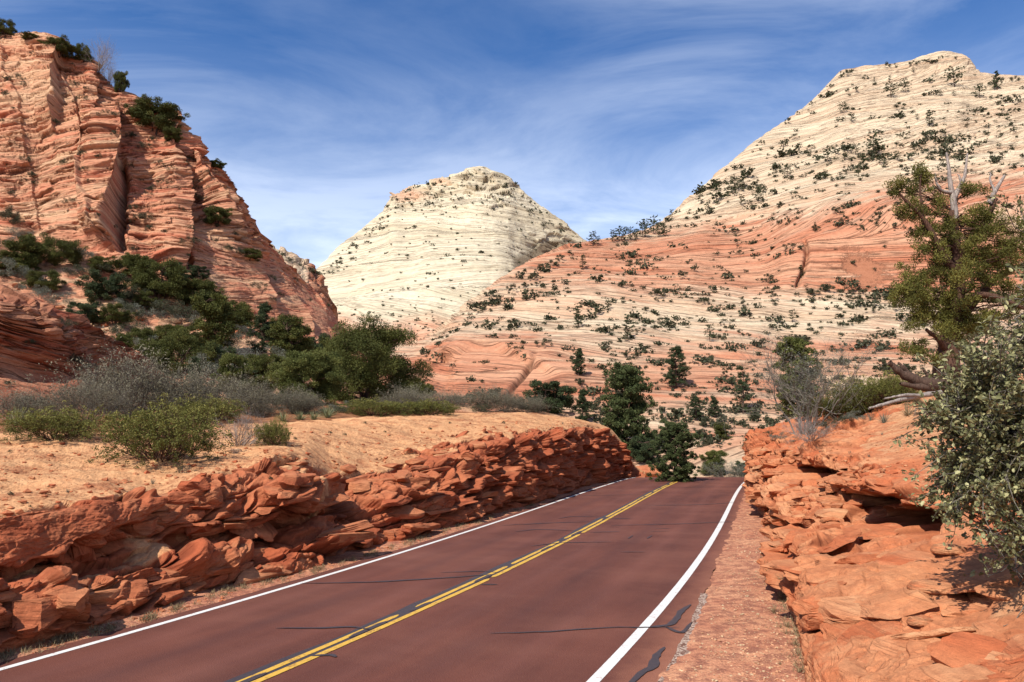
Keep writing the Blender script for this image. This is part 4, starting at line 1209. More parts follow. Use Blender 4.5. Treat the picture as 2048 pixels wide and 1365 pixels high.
def m_twiggy(seed, w=1.6, stems=26, leafy=0, leaf=L_SAGE, mat=B_TWG, depth=3, thick=.010, Lf=.03, Wf=.012, upright=.7):
    """native height 1; bare twiggy bush, optional sparse leaves"""
    r = np.random.default_rng(seed); st = Bag(); tips = []
    for k_ in range(stems):
        a = r.random() * 6.28; lean = r.random() ** .7 * w * .5
        d = [math.cos(a) * lean, math.sin(a) * lean, upright * (1 - .35 * r.random())]
        base = np.array([math.cos(a) * lean * .25, math.sin(a) * lean * .25, -.03])
        grow(st, base, d, .32 + .18 * r.random(), thick, depth, r, .42, .06, tips, 3, 3, .62, .1)
    sm = st.mesh('branches', mat, False)
    if not leafy: return (sm,)
    P_ = np.array([t_[0] for t_ in tips]); D_ = np.array([t_[1] for t_ in tips])
    idx = r.integers(0, len(P_), leafy); C = P_[idx] + r.normal(size=(leafy, 3)) * .028
    bag = Bag(); D = unit(D_[idx] + r.normal(size=(leafy, 3)) * .7)
    T = np.clip(.15 + .5 * r.random(leafy) + .5 * (C[:, 2] - .4), 0, 1)
    bag.add(*leaves(C, D, Lf * (.6 + .8 * r.random(leafy)), Wf * (.7 + .6 * r.random(leafy)), r, T))
    return (bag.mesh('foliage', leaf), sm)


def m_shrub(seed, w=1.5, n_=2600, L=.05, W=.03, leaf=L_SLP, lumps=14):
    r = np.random.default_rng(seed); az = r.random(lumps) * 6.28; rr_ = (w / 2 - .12) * r.random(lumps) ** .6
    C = np.stack([np.cos(az) * rr_, np.sin(az) * rr_, .18 + .6 * r.random(lumps) * (1 - (rr_ / (w / 2)) ** 2 * .7)], 1)
    R = .13 + .13 * r.random(lumps)
    bag = Bag(); clump_leaves(bag, C, R, n_ // lumps, L, W, r, .8)
    return bag.mesh('foliage', leaf)


def m_blades(seed, n_=90, w=1.4, wd=.03, leaf=L_DRY, droop=.25, z0=0.):
    """rosette or tuft of tapered blades; native height about 1"""
    r = np.random.default_rng(seed); bag = Bag()
    for k_ in range(n_):
        a = r.random() * 6.28; el = .15 + 1.35 * r.random() ** .8; ln = .75 + .35 * r.random()
        d = np.array([math.cos(a) * math.cos(el) * w / 1.4, math.sin(a) * math.cos(el) * w / 1.4, math.sin(el)])
        base = np.array([math.cos(a), math.sin(a), 0]) * .08 * r.random() + [0, 0, z0]
        q = np.linspace(0, 1, 4)[:, None]
        pts = base + d * ln * q + np.array([0, 0, -droop * ln]) * q ** 2
        sd_ = unit(np.cross(d, [0, 0, 1.]) + .3 * r.normal(size=3)); wv = np.array([.7, 1, .6, .05])[:, None] * wd
        V = np.vstack([pts - sd_ * wv, pts + sd_ * wv]); i = np.arange(3)
        bag.add(V, np.stack([i, i + 1, i + 5, i + 4], 1), np.full(8, r.random()))
    return bag.mesh('foliage', leaf)


def m_boulder(seed, mat, flat=.7, cuts=9, size=(1, 1, .7), sub=5, rough_=.03):
    import bmesh
    r = np.random.default_rng(seed); bm = bmesh.new(); bmesh.ops.create_icosphere(bm, subdivisions=sub, radius=1.)
    V = np.array([v.co[:] for v in bm.verts]); Fq = np.array([[v.index for v in f.verts] for f in bm.faces]); bm.free()
    for k_ in range(cuts):
        nrm = unit(r.normal(size=3) * [1, 1, .8]); h_ = .55 + .3 * r.random()
        dd = V @ nrm - h_; V = V - np.clip(dd, 0, None)[:, None] * nrm * .93
    V = V * (1 + rough_ * fbm(V[:, 0] * 3 + seed, V[:, 1] * 3, V[:, 2] * 9, 4, seed))[:, None]
    V = V * np.array(size) / 1.5; V[:, 2] -= V[:, 2].min() * .8
    A = {'bed': np.stack([V[:, 0], V[:, 1], V[:, 2] + .2 * V[:, 0]], -1), 'red': np.full(len(V), .5) + .3 * fbm(V[:, 0] * 2, V[:, 1] * 2, V[:, 2] * 5, 3, seed), 'crack': np.zeros(len(V)), 'sand': np.zeros(len(V))}
    me = mesh_np('boulder', V, Fq, mat, True, attrs=A, link=False)
    return me


def put_obj(name, meshes, loc, sc, rot, label, cat, group=None, partnames=None):
    """one thing: Empty with its parts, or a single mesh"""
    if len(meshes) == 1:
        o = bpy.data.objects.new(name, meshes[0]); COL.objects.link(o)
    else:
        o = bpy.data.objects.new(name, None); COL.objects.link(o); o.empty_display_size = .3
        for me in meshes:
            c = bpy.data.objects.new(me.name.split('.')[0], me); COL.objects.link(c); c.parent = o
    o.location = loc; o.scale = sc; o.rotation_euler = rot if hasattr(rot, '__len__') else (0, 0, rot)
    return tag(o, label, cat, group)


JUN = [m_juniper(s_, 1.1) for s_ in (1, 2, 3)]
JUNW = [m_juniper(s_, 1.5, 100, 380, .026, .013, .06, 4) for s_ in (4, 5)]
JUNB = m_juniper(6, 1.28, 150, 560, .019, .009, .04, 4, L_JUN, B_BRN, .55)
JUNO = m_juniper(7, 1.25, 110, 560, .022, .012, .03, 3, L_OLV)
JUNR = m_juniper(8, .85, 70, 500, .028, .014, .03, 2, L_OLV)
JUND = [m_juniper(s_, 1.0, 75, 320, .034, .017, .0, 2, L_PIN, B_BRN, .6) for s_ in (9, 10)]
JUNT = [m_juniper(s_, .7, 60, 340, .030, .014, .02, 1, L_JUN, B_BRN, .9) for s_ in (11, 12)]
PIN = [m_pine(20, .66, 19, 60, dens=1.4), m_pine(21, .55, 20, 56, dens=1.4), m_pine(22, .8, 16, 64, round_=.45, bare=.2, dens=1.4), m_pine(23, .68, 20, 60, bare=.03, dens=1.4)]
PINS = [m_pine(30 + i, w_, 11, 16, .05, .018, b_, L_PIN, rd, .8) for i, (w_, b_, rd) in enumerate(((.6, .1, .6), (.75, .3, .4), (.5, .15, .7)))]
PINSB = [m_pine(36 + i, w_, 9, 16, .06, .022, b_, L_PIN, rd, .9) for i, (w_, b_, rd) in enumerate(((.95, .28, .35), (.8, .2, .45)))]
SHR = [m_shrub(40 + i, w_, 900, .085, .05, L_SLP, 9) for i, w_ in enumerate((1.3, 1.7, 2.1, 1.5))]
SHRG = [m_shrub(46 + i, w_, 3200, .045, .022, L_SLP, 16) for i, w_ in enumerate((1.5, 2.0))]
SAGE = [m_twiggy(50 + i, 1.8, 30, 9000, L_SAGE, B_TWG, 3, .009, .034, .013) for i in range(2)]
SAGEG = [m_shrub(48, 1.9, 3600, .045, .018, L_SAGE, 18)]
GREY = [m_twiggy(55 + i, 1.9, 70, 12000, L_BRU, B_TWG, 4, .008, .042, .013) for i in range(2)]
DEAD = m_twiggy(58, 1.6, 26, 0, None, B_GRY, 4, .012, upright=.45)
MANZ = [m_twiggy(60 + i, 1.9, 54, 26000, L_MAN, B_RED, 3, .010, .034, .019, .62) for i in range(2)]
YUC = [m_blades(70, 110, 1.6, .022, L_YUC, .05), m_blades(71, 90, 1.9, .025, L_YUC, .1)]
TUFT = [m_blades(72, 70, 1.2, .012, L_DRY, .3), m_blades(73, 50, 1.8, .014, L_DRY, .35), m_blades(74, 60, 1.2, .012, L_SAGE, .2)]

NAT = {}
TERR = list(BV.keys())


def plant(name, meshes, px, py, hpx, label, cat, group=None, wf=1., terr=None, sink=.03, rot=None, lean=0., depth=None):
    """stand a plant where the line of sight through (px,py) of the photograph meets the terrain"""
    h_ = hit(px, py, terr) if depth is None else None
    if depth is not None: loc = P(px, py, depth)
    elif h_ is None: print('MISS', name, px, py); return None
    else: loc = np.array(h_[0])
    d = loc[1] * cp + (loc[2] - CZ) * sp
    hz_ = hpx / F * d
    loc[2] -= sink * hz_
    rz = random.uniform(0, 6.28) if rot is None else rot
    return put_obj(name, meshes, loc, (hz_ * wf, hz_ * wf, hz_), (lean, 0, rz) if lean else rz, label, cat, group)


SL = ['slickrock_hills']; CL = ['left_cliff_hill']; BU = ['butte_hill']; LB = ['left_road_bank', 'left_cliff_hill']; RB = ['right_road_bank']
# ---- the middle-distance trees on the left terrace
plant('juniper_tree', JUNB, 730, 806, 182, 'big dark spreading juniper with several bare trunks, tallest tree on the left terrace', 'juniper tree', None, .98, CL, rot=.6)
plant('juniper_tree', JUNO, 612, 806, 122, 'round olive green juniper touching the left side of the big dark juniper', 'juniper tree', None, 1.05, CL)
plant('juniper_tree', JUNR, 462, 792, 96, 'small egg-shaped olive juniper standing alone above the grey brush', 'juniper tree', None, .9, CL)
plant('juniper_tree', JUND[0], 888, 792, 82, 'dense dark green juniper just right of the big spreading juniper', 'juniper tree', None, 1.15, CL)
plant('juniper_tree', JUNT[0], 578, 728, 106, 'dark juniper with lumpy top behind the round olive juniper', 'juniper tree', None, 1.2, CL)
plant('pinyon_tree', PIN[3], 524, 706, 102, 'pointed pinyon pine below the striped slab of the cliff', 'pine tree', None, 1.0, CL)
plant('juniper_tree', JUNT[1], 430, 700, 132, 'tall ragged juniper at the right end of the thicket under the cliff', 'juniper tree', None, 1.1, CL)
plant('juniper_tree', JUN[0], 318, 604, 96, 'bushy green juniper at the foot of the cliff slot, highest of the thicket', 'juniper tree', None, 1.05, CL)
plant('juniper_tree', JUNW[0], 350, 752, 92, 'wide ragged juniper behind the large grey bush', 'juniper tree', None, 1.15, CL)
plant('juniper_tree', JUN[1], 392, 618, 74, 'grey-green juniper right of the cliff-foot juniper', 'juniper tree', None, 1.1, CL)
plant('juniper_tree', JUND[1], 206, 602, 66, 'dark low juniper on the talus below the tall lit buttress', 'juniper tree', None, 1.3, CL)
plant('juniper_tree', JUND[0], 168, 648, 54, 'small dark juniper beside the grey boulder on the talus', 'juniper tree', None, 1.2, CL)
plant('juniper_tree', JUNT[0], 46, 546, 84, 'upright dark juniper near the left edge above the dark outcrop', 'juniper tree', None, 1.2, CL)
plant('juniper_tree', JUNW[1], 108, 530, 66, 'wide grey-green juniper leaning over the talus beside the upright dark one', 'juniper tree', None, 1.1, CL)
plant('juniper_tree', JUNT[1], 243, 716, 56, 'little juniper rising out of the rubble left of the ragged juniper', 'juniper tree', None, 1.1, CL)
plant('juniper_tree', JUN[2], 530, 770, 70, 'dull green juniper between the egg-shaped and the round olive junipers', 'juniper tree', None, 1.2, CL)
plant('juniper_tree', JUND[1], 640, 722, 62, 'small juniper half hidden behind the big spreading juniper', 'juniper tree', None, 1.1, CL)
plant('pinyon_tree', PIN[0], 390, 790, 76, 'scraggly pinyon in the brush left of the egg-shaped juniper', 'pine tree', None, 1.0, CL)

# right of the left bank, and beyond the crest
plant('juniper_tree', JUND[0], 1100, 826, 78, 'rounded dark green juniper behind the far end of the sand bench', 'juniper tree', None, 1.25, None)
plant('pine_tree', PIN[3], 1166, 846, 68, 'small pine between the rounded juniper and the tall dark pine', 'pine tree', None, 1.1, ['slickrock_hills', 'ground', 'left_cliff_hill'])
plant('pine_tree', m_pine(80, .66, 30, 80, .028, .011, .0, L_GPN, .3, 1.9), 1256, 905, 172, 'tall bushy dark pine standing behind the end of the left bank', 'pine tree', None, 1.0, ['slickrock_hills', 'ground'])
plant('pine_tree', PIN[0], 1352, 776, 84, 'evenly tiered pine standing alone on the slickrock above the road crest', 'pine tree', None, 1.1, SL)
plant('pine_tree', m_pine(81, .45, 15, 40, .03, .009, .12, L_PIN, .35), 1487, 828, 98, 'narrow open pine with a bare lower trunk, left of the grey leafless tree', 'pine tree', None, 1.0, SL)
plant('pine_tree', m_pine(82, .95, 26, 90, .03, .012, .0, L_GPN, .3, 2.), 1350, 966, 116, 'broad bright pine rising right behind the crest of the road', 'pine tree', None, 1.0, ['slickrock_hills', 'ground'])
plant('pine_tree', PIN[1], 1157, 752, 56, 'pine on the red rock above the rounded dark juniper', 'pine tree', None, 1.1, SL)
plant('juniper_tree', JUND[1], 1292, 925, 60, 'low dark juniper at the foot of the tall bushy pine', 'juniper tree', None, 1.1, ['slickrock_hills', 'ground'])
plant('pine_tree', PIN[2], 1392, 842, 48, 'small pine above the broad pine of the crest', 'pine tree', None, 1.2, SL)
plant('pine_tree', PIN[1], 1430, 836, 42, 'second small pine right of the one above the crest', 'pine tree', None, 1.2, SL)
plant('juniper_tree', JUNR, 1428, 950, 56, 'light green bushy juniper peeping over the crest of the road', 'juniper tree', None, 1.1, ['slickrock_hills', 'ground'])
plant('sage_shrub', SAGE[0], 1452, 956, 34, 'pale grey sage at the road crest between the bushy junipers and the red wall', 'shrub', None, 1.4, ['slickrock_hills', 'ground'])
plant('juniper_tree', JUNT[0], 1443, 878, 36, 'little flat-topped tree on the pale rock above the crest', 'juniper tree', None, 1.3, SL)
plant('juniper_tree', JUND[0], 1490, 952, 34, 'dark shrubby juniper against the corner of the red wall', 'juniper tree', None, 1.3, ['slickrock_hills', 'ground'])

# ---- trees on the slickrock and the mountain
G_SL = 'small pines on the slickrock hill'
for px_, py_, h_, lab in ((1166, 540, 32, 'dark pine standing alone on the shoulder under the butte'), (1158, 654, 42, 'pine on the slickrock below the shoulder, thin-topped'), (1256, 678, 44, 'pine on pale rock left of the round grey bush'),
                          (1010, 622, 22, 'small pine on the left flank of the slickrock hill'), (1216, 622, 18, 'tiny pine high on the slickrock above the grey bush'), (1420, 684, 36, 'thin pine in the middle of the slickrock'),
                          (1585, 645, 26, 'dark cone-shaped pine below the bushes of the far red wall'), (1602, 556, 26, 'rounded tree at the foot of the far red wall'), (1211, 760, 30, 'small pine above the tall bushy pine')):
    plant('pinyon_tree', random.choice(PINS), px_, py_, h_, lab, 'pine tree', G_SL, 1.2, SL)
plant('dead_tree', DEAD, 819, 676, 26, 'small reddish dead tree on the apron of the butte', 'dead tree', None, .4, None)
G_MT = 'pines scattered up the pale mountain'
for xx, yy, hh_ in ((1690, 245, 110), (1440, 275, 75), (1365, 300, 85), (1910, 255, 100), (1820, 300, 80), (1120, 378, 62), (1165, 424, 56), (1562, 442, 84), (1275, 604, 120), (1182, 592, 62), (1040, 632, 92),
                    (1222, 672, 92), (835, 704, 68), (600, 765, 95), (565, 780, 84), (470, 835, 100), (390, 842, 60), (685, 832, 70), (1130, 620, 50), (980, 985, 50), (1400, 622, 54), (1500, 412, 34), (1030, 715, 52),
                    (560, 800, 60), (600, 850, 60), (1340, 660, 44), (1550, 520, 40), (1620, 290, 34), (1690, 290, 30), (430, 870, 50), (240, 920, 50), (1200, 700, 60), (1360, 210, 30), (1480, 170, 30), (1280, 215, 24), (1920, 560, 34)):
    X_, Y_ = 1250 + xx / 2.566, 80 + yy / 2.566
    plant('ponderosa_tree', random.choice(PINS[:2] + PINSB), X_, Y_, hh_ / 2.566, 'dark ponderosa pine on the pale upper slope of the right-hand mountain', 'pine tree', G_MT, 1.15, SL)
G_RG = 'trees along the shoulder ridge'
for X_, Y_, h_ in ((1186, 487, 30), (1194, 487, 20), (1226, 480, 26), (1238, 478, 32), (1250, 478, 30), (1262, 476, 26), (1285, 470, 38), (1292, 470, 30), (1308, 464, 36), (1318, 470, 30), (1330, 468, 26), (1272, 474, 20)):
    plant('ponderosa_tree', random.choice(PINSB), X_, Y_ + 5, h_, 'spreading pine on the skyline of the shoulder beside the butte', 'pine tree', G_RG, 1.1, SL)
G_SK = 'shrubby trees on the mountain skyline'
for X_, Y_, h_ in ((1576, 243, 16), (1522, 284, 12), (1600, 224, 10), (1454, 336, 8), (1402, 372, 8), (1688, 146, 16), (1704, 140, 12), (1782, 132, 18), (1826, 126, 14), (1846, 122, 12), (1880, 112, 9), (1912, 112, 8), (1660, 172, 12), (1642, 190, 12), (1626, 204, 10), (1990, 166, 22), (2030, 158, 16)):
    plant('juniper_tree', (SHR[random.randrange(4)],), X_, Y_ + 6, h_, 'dark shrubby tree on the skyline of the right-hand mountain', 'juniper tree', G_SK, .8, SL)
# ---- shrubs dotted over the hills, each an object; the smallest as one cover
dens = lambda X_, Y_: 1.
BSH = [(1030, 582, 22), (1068, 560, 24), (1085, 545, 26), (1105, 535, 24), (1120, 522, 20), (1050, 575, 20), (1000, 600, 18), (985, 612, 16), (960, 628, 16), (940, 640, 14), (925, 655, 16), (900, 668, 14), (880, 680, 14), (1140, 510, 14), (1310, 660, 22), (1335, 560, 12),
       (1655, 585, 34), (1625, 590, 26), (1690, 590, 26), (1705, 600, 22), (1780, 620, 24), (1745, 625, 26), (1720, 640, 22), (1580, 498, 20), (1600, 500, 18), (1632, 462, 18), (1635, 385, 12), (1480, 670, 16), (1490, 675, 16), (1730, 690, 18), (1715, 700, 18)]
G_SH = 'shrubs dotted over the slickrock hill'
cnt = 0; used = []
for X_, Y_, h_ in BSH:
    if plant('slope_shrub', (random.choice(SHR),), X_, Y_, h_ * .8, 'dark scrubby bush on the banded slickrock hillside', 'shrub', G_SH, 1.0, SL): used.append((X_, Y_)); cnt += 1
tries = 0; rs = np.random.default_rng(99); small = []
while tries < 30000 and (cnt < 292 or len(small) < 2300):
    tries += 1
    X_ = rs.uniform(840, 2046); Y_ = rs.uniform(112, 900)
    top = np.interp(X_, [840, 900, 1020, 1165, 1330, 1450, 1580, 1690, 1900, 1960, 2048], [690, 645, 548, 486, 440, 334, 236, 142, 108, 150, 154])
    if Y_ < top + 5: continue
    if 1560 < X_ < 1850 and 465 < Y_ < 570 and rs.random() < .93: continue
    up_ = Y_ < 455 - (X_ - 1330) * .19
    if 860 < X_ < 1140 and 700 < Y_ < 790 and rs.random() < .85: continue
    # diagonal rubble belts are thicker with scrub
    belt = math.exp(-((Y_ - (450 - (X_ - 1330) * .33)) / 34) ** 2) + .8 * math.exp(-((Y_ - (330 - (X_ - 1600) * .22)) / 22) ** 2) * (X_ > 1550) + .7 * math.exp(-((Y_ - 290) / 60) ** 2) * (X_ > 1800)
    cl_ = max(.12, .5 + 1.9 * float(perlin(X_ / 60., Y_ / 24., 3.3, 88)) + .8 * float(perlin(X_ / 20., Y_ / 8., 7.3, 89)))
    pr_ = (.22 + 1.5 * belt) * cl_ if up_ else (.8 + .7 * (Y_ > 790)) * cl_
    if rs.random() > pr_: continue
    hp = np.interp(Y_, [120, 450, 600, 750, 900], [6, 8, 10, 11.5, 13]) * rs.choice([.5, .75, 1., 1.4, 2.1], p=[.34, .26, .2, .12, .08])
    if up_: hp *= 1.35
    if any(abs(X_ - a_) < 7 and abs(Y_ - b_) < 5 for a_, b_ in used[-400:]): continue
    used.append((X_, Y_))
    if hp > 8.5 and cnt < 292 and rs.random() < .6:
        o = plant('slope_shrub', (random.choice(SHR),), X_, Y_, hp, 'dark scrubby bush on the banded slickrock hillside', 'shrub', G_SH, 1.0, SL)
        if o: cnt += 1
    elif len(small) < 2300: small.append((X_, Y_, hp * .8, SL))
print('shrubs', cnt, len(small))
# butte dots
bb = 0
while bb < 560:
    X_ = rs.uniform(630, 1160); Y_ = rs.uniform(345, 700)
    top = np.interp(X_, [630, 700, 770, 786, 870, 965, 1040, 1165], [550, 484, 420, 393, 366, 338, 380, 482])
    if Y_ < top + 3 or (X_ > 900 and Y_ > 690 - (X_ - 900) * .75): continue
    p_ = .12 + .9 * math.exp(-((Y_ - top - 16) / 22) ** 2) + .5 * math.exp(-(((X_ - 940) / 60) ** 2 + ((Y_ - 405) / 25) ** 2)) + .5 * math.exp(-(((X_ - 830) / 110) ** 2 + ((Y_ - 645) / 30) ** 2)) + .3 * math.exp(-(((X_ - 880) / 50) ** 2 + ((Y_ - 495) / 9) ** 2)) + .5 * math.exp(-((Y_ - (560 - (X_ - 1040) * .5)) / 25) ** 2) * (X_ > 1020)
    if rs.random() > p_: continue
    bb += 1; small.append((X_, Y_, rs.choice([2.6, 3.4, 4.6, 6.5], p=[.35, .35, .2, .1]), BU))
for X_, Y_, h_ in [(806, 383, 9), (818, 379, 8), (838, 374, 10), (856, 368, 9), (866, 368, 8), (884, 362, 7), (790, 394, 6), (958, 338, 4), (900, 356, 5), (930, 350, 5), (1010, 356, 5), (1030, 366, 6)]: small.append((X_, Y_ + 3, h_, BU))
for X_ in np.linspace(545, 640, 26): small.append((X_, np.interp(X_, [500, 545, 565, 590, 606, 625, 640], [478, 500, 507, 517, 529, 536, 548]) + rs.uniform(2, 14), rs.uniform(4, 8), ['ridge_hill']))
bag = Bag()
for X_, Y_, h_, te in small:
    q = hit(X_, Y_, te)
    if q is None: continue
    L_ = np.array(q[0]); hh_ = h_ / F * L_[1]; m_ = 70
    nl = rs.integers(2, 5); cc_ = L_ + rs.normal(size=(nl, 3)) * [hh_ * .5, hh_ * .5, 0] + [0, 0, hh_ * .25]
    idx = rs.integers(0, nl, m_); C = cc_[idx] + rs.normal(size=(m_, 3)) * hh_ * [.28, .28, .22]
    bag.add(*leaves(C, unit(rs.normal(size=(m_, 3))), hh_ * .38, hh_ * .30, rs, np.clip(.3 + .3 * rs.random(m_) + .2 * (C[:, 2] - L_[2]) / hh_, 0, 1)))
me = bag.mesh('distant_scrub', L_SLP); o = bpy.data.objects.new('distant_scrub', me); COL.objects.link(o)
tag(o, 'tiny dark shrubs peppered over the butte and the far slopes', 'scrub', None, 'stuff')

# ---- cliff and cliff-top plants
for args in ((10, 72, 40, .9, 'dark shrubby tree at the top left corner, first on the cliff rim'), (60, 80, 14, 2.4, 'low scrub on the cliff rim right of the corner tree'),
             (118, 110, 42, 1.35, 'bushy juniper on the cliff rim, left of the bare-branched one'), (165, 126, 46, .7, 'juniper on the cliff rim just left of the bare-branched tree'),
             (310, 262, 82, 1.15, 'largest tree of the cliff rim, dark and leaning down the edge'), (240, 185, 56, .5, 'slim juniper clinging to the cliff edge above the largest rim tree'),
             (345, 282, 34, 1.1, 'small tree just below the largest rim tree'), (432, 338, 22, 1.5, 'lone small tree leaning out from the cliff rim near the striped slab'),
             (434, 450, 46, 1.3, 'dark tree in the cleft of the cliff near its right rim'), (500, 520, 26, 1.8, 'dark shrubby tree on the ledge above the striped slab')):
    x_, y_, h_, wf_, lb_ = args
    plant('cliff_juniper', random.choice(JUN), x_, y_, h_, lb_, 'juniper tree', None, wf_, CL, sink=.08)
plant('dead_tree', DEAD, 196, 140, 62, 'bare-branched dead tree on the cliff rim', 'dead tree', None, .55, CL)
plant('dead_tree', DEAD, 216, 168, 42, 'thin snag below the bare-branched tree on the rim', 'dead tree', None, .4, CL)
G_CS = 'bushes growing from cracks in the cliff'
for x_, y_, h_ in ((12, 190, 14), (110, 246, 14), (16, 160, 12), (36, 160, 16), (165, 310, 14), (62, 352, 16), (140, 408, 18), (168, 340, 12), (230, 270, 16), (262, 275, 18), (290, 300, 22), (330, 372, 20), (345, 340, 12), (290, 440, 24), (300, 460, 18),
                  (380, 490, 24), (265, 500, 14), (270, 420, 16), (320, 330, 14), (150, 170, 14), (165, 200, 16), (228, 232, 12), (360, 420, 14), (405, 400, 14), (420, 420, 16), (455, 500, 18), (478, 508, 18), (515, 580, 22), (540, 560, 16), (10, 330, 10),
                  (20, 440, 34), (36, 450, 24), (560, 590, 10), (590, 560, 9), (545, 600, 10), (620, 600, 8), (655, 612, 10), (470, 470, 12), (250, 350, 12), (195, 430, 10), (100, 380, 8)):
    plant('cliff_shrub', (random.choice(SHRG),), x_, y_ + 3, h_ * 1.15, 'dark bush growing from a crack in the red cliff', 'shrub', G_CS, .85, CL)
rs3 = np.random.default_rng(17); kx_ = 0
while kx_ < 60:
    x_ = rs3.uniform(0, 640); y_ = rs3.uniform(90, 620)
    tp_ = np.interp(x_, [0, 100, 180, 240, 345, 432, 495, 560, 640], [80, 100, 136, 190, 268, 340, 455, 518, 600])
    if y_ < tp_ + 8 or y_ > 480 + .2 * x_ or (400 < x_ < 560 and 480 < y_ < 620 and rs3.random() < .7): continue
    kx_ += 1
    plant('cliff_shrub', (random.choice(SHRG),), x_, y_, rs3.uniform(7, 17), 'dark bush growing from a crack in the red cliff', 'shrub', G_CS, .9, CL)
# talus thicket
G_TH = 'grey-green bushes of the thicket on the talus'
rs2 = np.random.default_rng(5)
for x_, y_, h_, k_ in ((20, 560, 40, 0), (70, 590, 34, 1), (150, 520, 30, 0), (105, 612, 34, 1), (160, 560, 30, 0), (235, 560, 34, 1), (262, 606, 36, 0), (300, 640, 38, 1), (345, 640, 40, 0), (380, 650, 34, 1), (412, 610, 34, 0), (270, 672, 30, 0), (225, 675, 26, 1),
                      (250, 640, 34, 0), (330, 596, 26, 1), (460, 745, 42, 0), (500, 742, 50, 1), (420, 760, 50, 0), (540, 735, 40, 0), (300, 700, 24, 1), (490, 690, 30, 0), (455, 700, 26, 1), (600, 752, 40, 0), (640, 745, 36, 1), (560, 690, 26, 1), (180, 690, 20, 0),
                      (175, 770, 22, 1), (150, 660, 26, 0), (205, 640, 20, 1), (670, 690, 24, 0), (820, 720, 24, 1), (836, 760, 34, 0), (40, 480, 24, 1), (130, 640, 24, 0), (15, 500, 30, 0)):
    plant('talus_shrub', (random.choice(SHRG + SAGEG),), x_, y_, h_ * 1.3, 'grey-green bush in the thicket on the talus slope', 'shrub', G_TH, 1.0, CL)
for i in range(60):
    x_ = rs2.uniform(0, 660); y_ = rs2.uniform(500, 800)
    if y_ < 510 + .32 * x_ or (x_ < 190 and y_ > 600 + x_ * .5): continue
    plant('talus_shrub', (random.choice(SHRG + SAGEG),), x_, y_, rs2.uniform(16, 42), 'grey-green bush in the thicket on the talus slope', 'shrub', G_TH, 1.0, CL)
for i, (x_, y_, h_) in enumerate(((60, 640, 44), (140, 690, 40), (230, 650, 46), (280, 700, 50), (330, 690, 46), (370, 700, 56), (250, 760, 52), (420, 740, 60), (200, 545, 36), (345, 560, 40), (15, 545, 46), (440, 640, 44), (480, 780, 54), (560, 770, 56), (600, 730, 60), (395, 560, 34), (290, 620, 40), (640, 790, 50))):
    plant('juniper_tree', random.choice(JUN + JUND + JUNT), x_, y_, h_, 'small dark juniper in the thicket covering the foot of the talus', 'juniper tree', 'small junipers in the talus thicket', 1.25, CL)
for x_, y_, h_, k_, lb_ in ((90, 585, 50, 0, 'dark juniper in the hollow above the dark outcrop'), (270, 560, 62, 1, 'grey-green juniper just below the cliff slot, left of the highest one'), (470, 660, 66, 2, 'juniper at the foot of the striped slab, right of the tall ragged one'),
                            (555, 690, 60, 1, 'dark juniper wedged between the pointed pinyon and the lumpy juniper'), (300, 745, 60, 0, 'low spreading juniper above the largest grey bush'), (665, 760, 70, 2, 'dark juniper hugging the left flank of the big spreading juniper'), (835, 800, 48, 0, 'small juniper between the big spreading and the dense dark juniper'),
                            (512, 800, 56, 1, 'squat juniper in front of the round olive juniper'), (930, 800, 34, 2, 'small green juniper right of the dense dark juniper')):
    plant('juniper_tree', JUN[k_], x_, y_, h_, lb_, 'juniper tree', None, 1.25, CL)
for x_, y_, h_ in ((150, 728, 26), (205, 786, 40), (190, 826, 40), (62, 690, 18), (45, 826, 26), (128, 660, 30), (178, 745, 30), (225, 800, 34), (18, 772, 16)):
    plant('talus_shrub', (random.choice(SHRG),), x_, y_, h_, 'dark bush growing on or against the dark red outcrop', 'shrub', 'bushes around the dark outcrop', 1.0, ['dark_outcrop_hill', 'left_cliff_hill'])
for x_, y_, h_ in ((1560, 880, 20), (1585, 886, 16), (1690, 850, 22), (1715, 842, 26), (1655, 858, 24), (1540, 872, 14), (1830, 815, 26), (1630, 866, 18)):
    plant('low_brush', (random.choice(SHRG + SAGEG),), x_, y_, h_, 'low scrubby bush on top of the right bank', 'bush', 'low bushes on the right bank', 1.2, ['right_road_bank'])
# rows of brush at the back of the terrace
G_GB = 'grey leafless brush on the left terrace'
G_UB = 'low brush filling the back of the left terrace'
for i in range(46):
    x_ = rs2.uniform(20, 1080); y_ = rs2.uniform(812, 836) - (8 if x_ > 700 else 0)
    k_ = rs2.integers(0, 4)
    plant('low_brush', (SHRG[k_] if k_ < 2 else SAGEG[0],) if k_ < 3 else GREY[0], x_, y_, rs2.uniform(18, 40) * (1.15 if x_ < 600 else .8), 'low brush in the belt between the sand bench and the junipers', 'bush', G_UB, 1.1, LB)
for i, (x_, y_, h_, wf_, lb_) in enumerate(((262, 836, 118, 1.05, 'largest grey leafless bush, spreading wide in front of the talus'), (390, 838, 92, .9, 'grey leafless bush right of the largest one'), (60, 846, 62, 1.2, 'low grey brush at the left edge below the dark outcrop'),
                      (165, 842, 76, 1.0, 'grey brush between the left edge and the largest grey bush'), (500, 830, 66, .9, 'dull grey bush below the egg-shaped juniper'), (590, 826, 44, 1.2, 'low grey bush under the round olive juniper'), (960, 822, 44, 1.2, 'grey brush near the far end of the sand bench'),
                      (1010, 824, 38, 1.0, 'small grey bush behind the far rocks of the bench'), (810, 822, 44, 1.2, 'grey brush at the foot of the big spreading juniper'), (880, 820, 36, 1.4, 'low grey brush in front of the dense dark juniper'), (1060, 826, 30, 1.2, 'thin grey brush next to the rounded dark juniper'))):
    plant('grey_brush', GREY[i % 2], x_, y_, h_, lb_, 'bush', G_GB, wf_, LB)
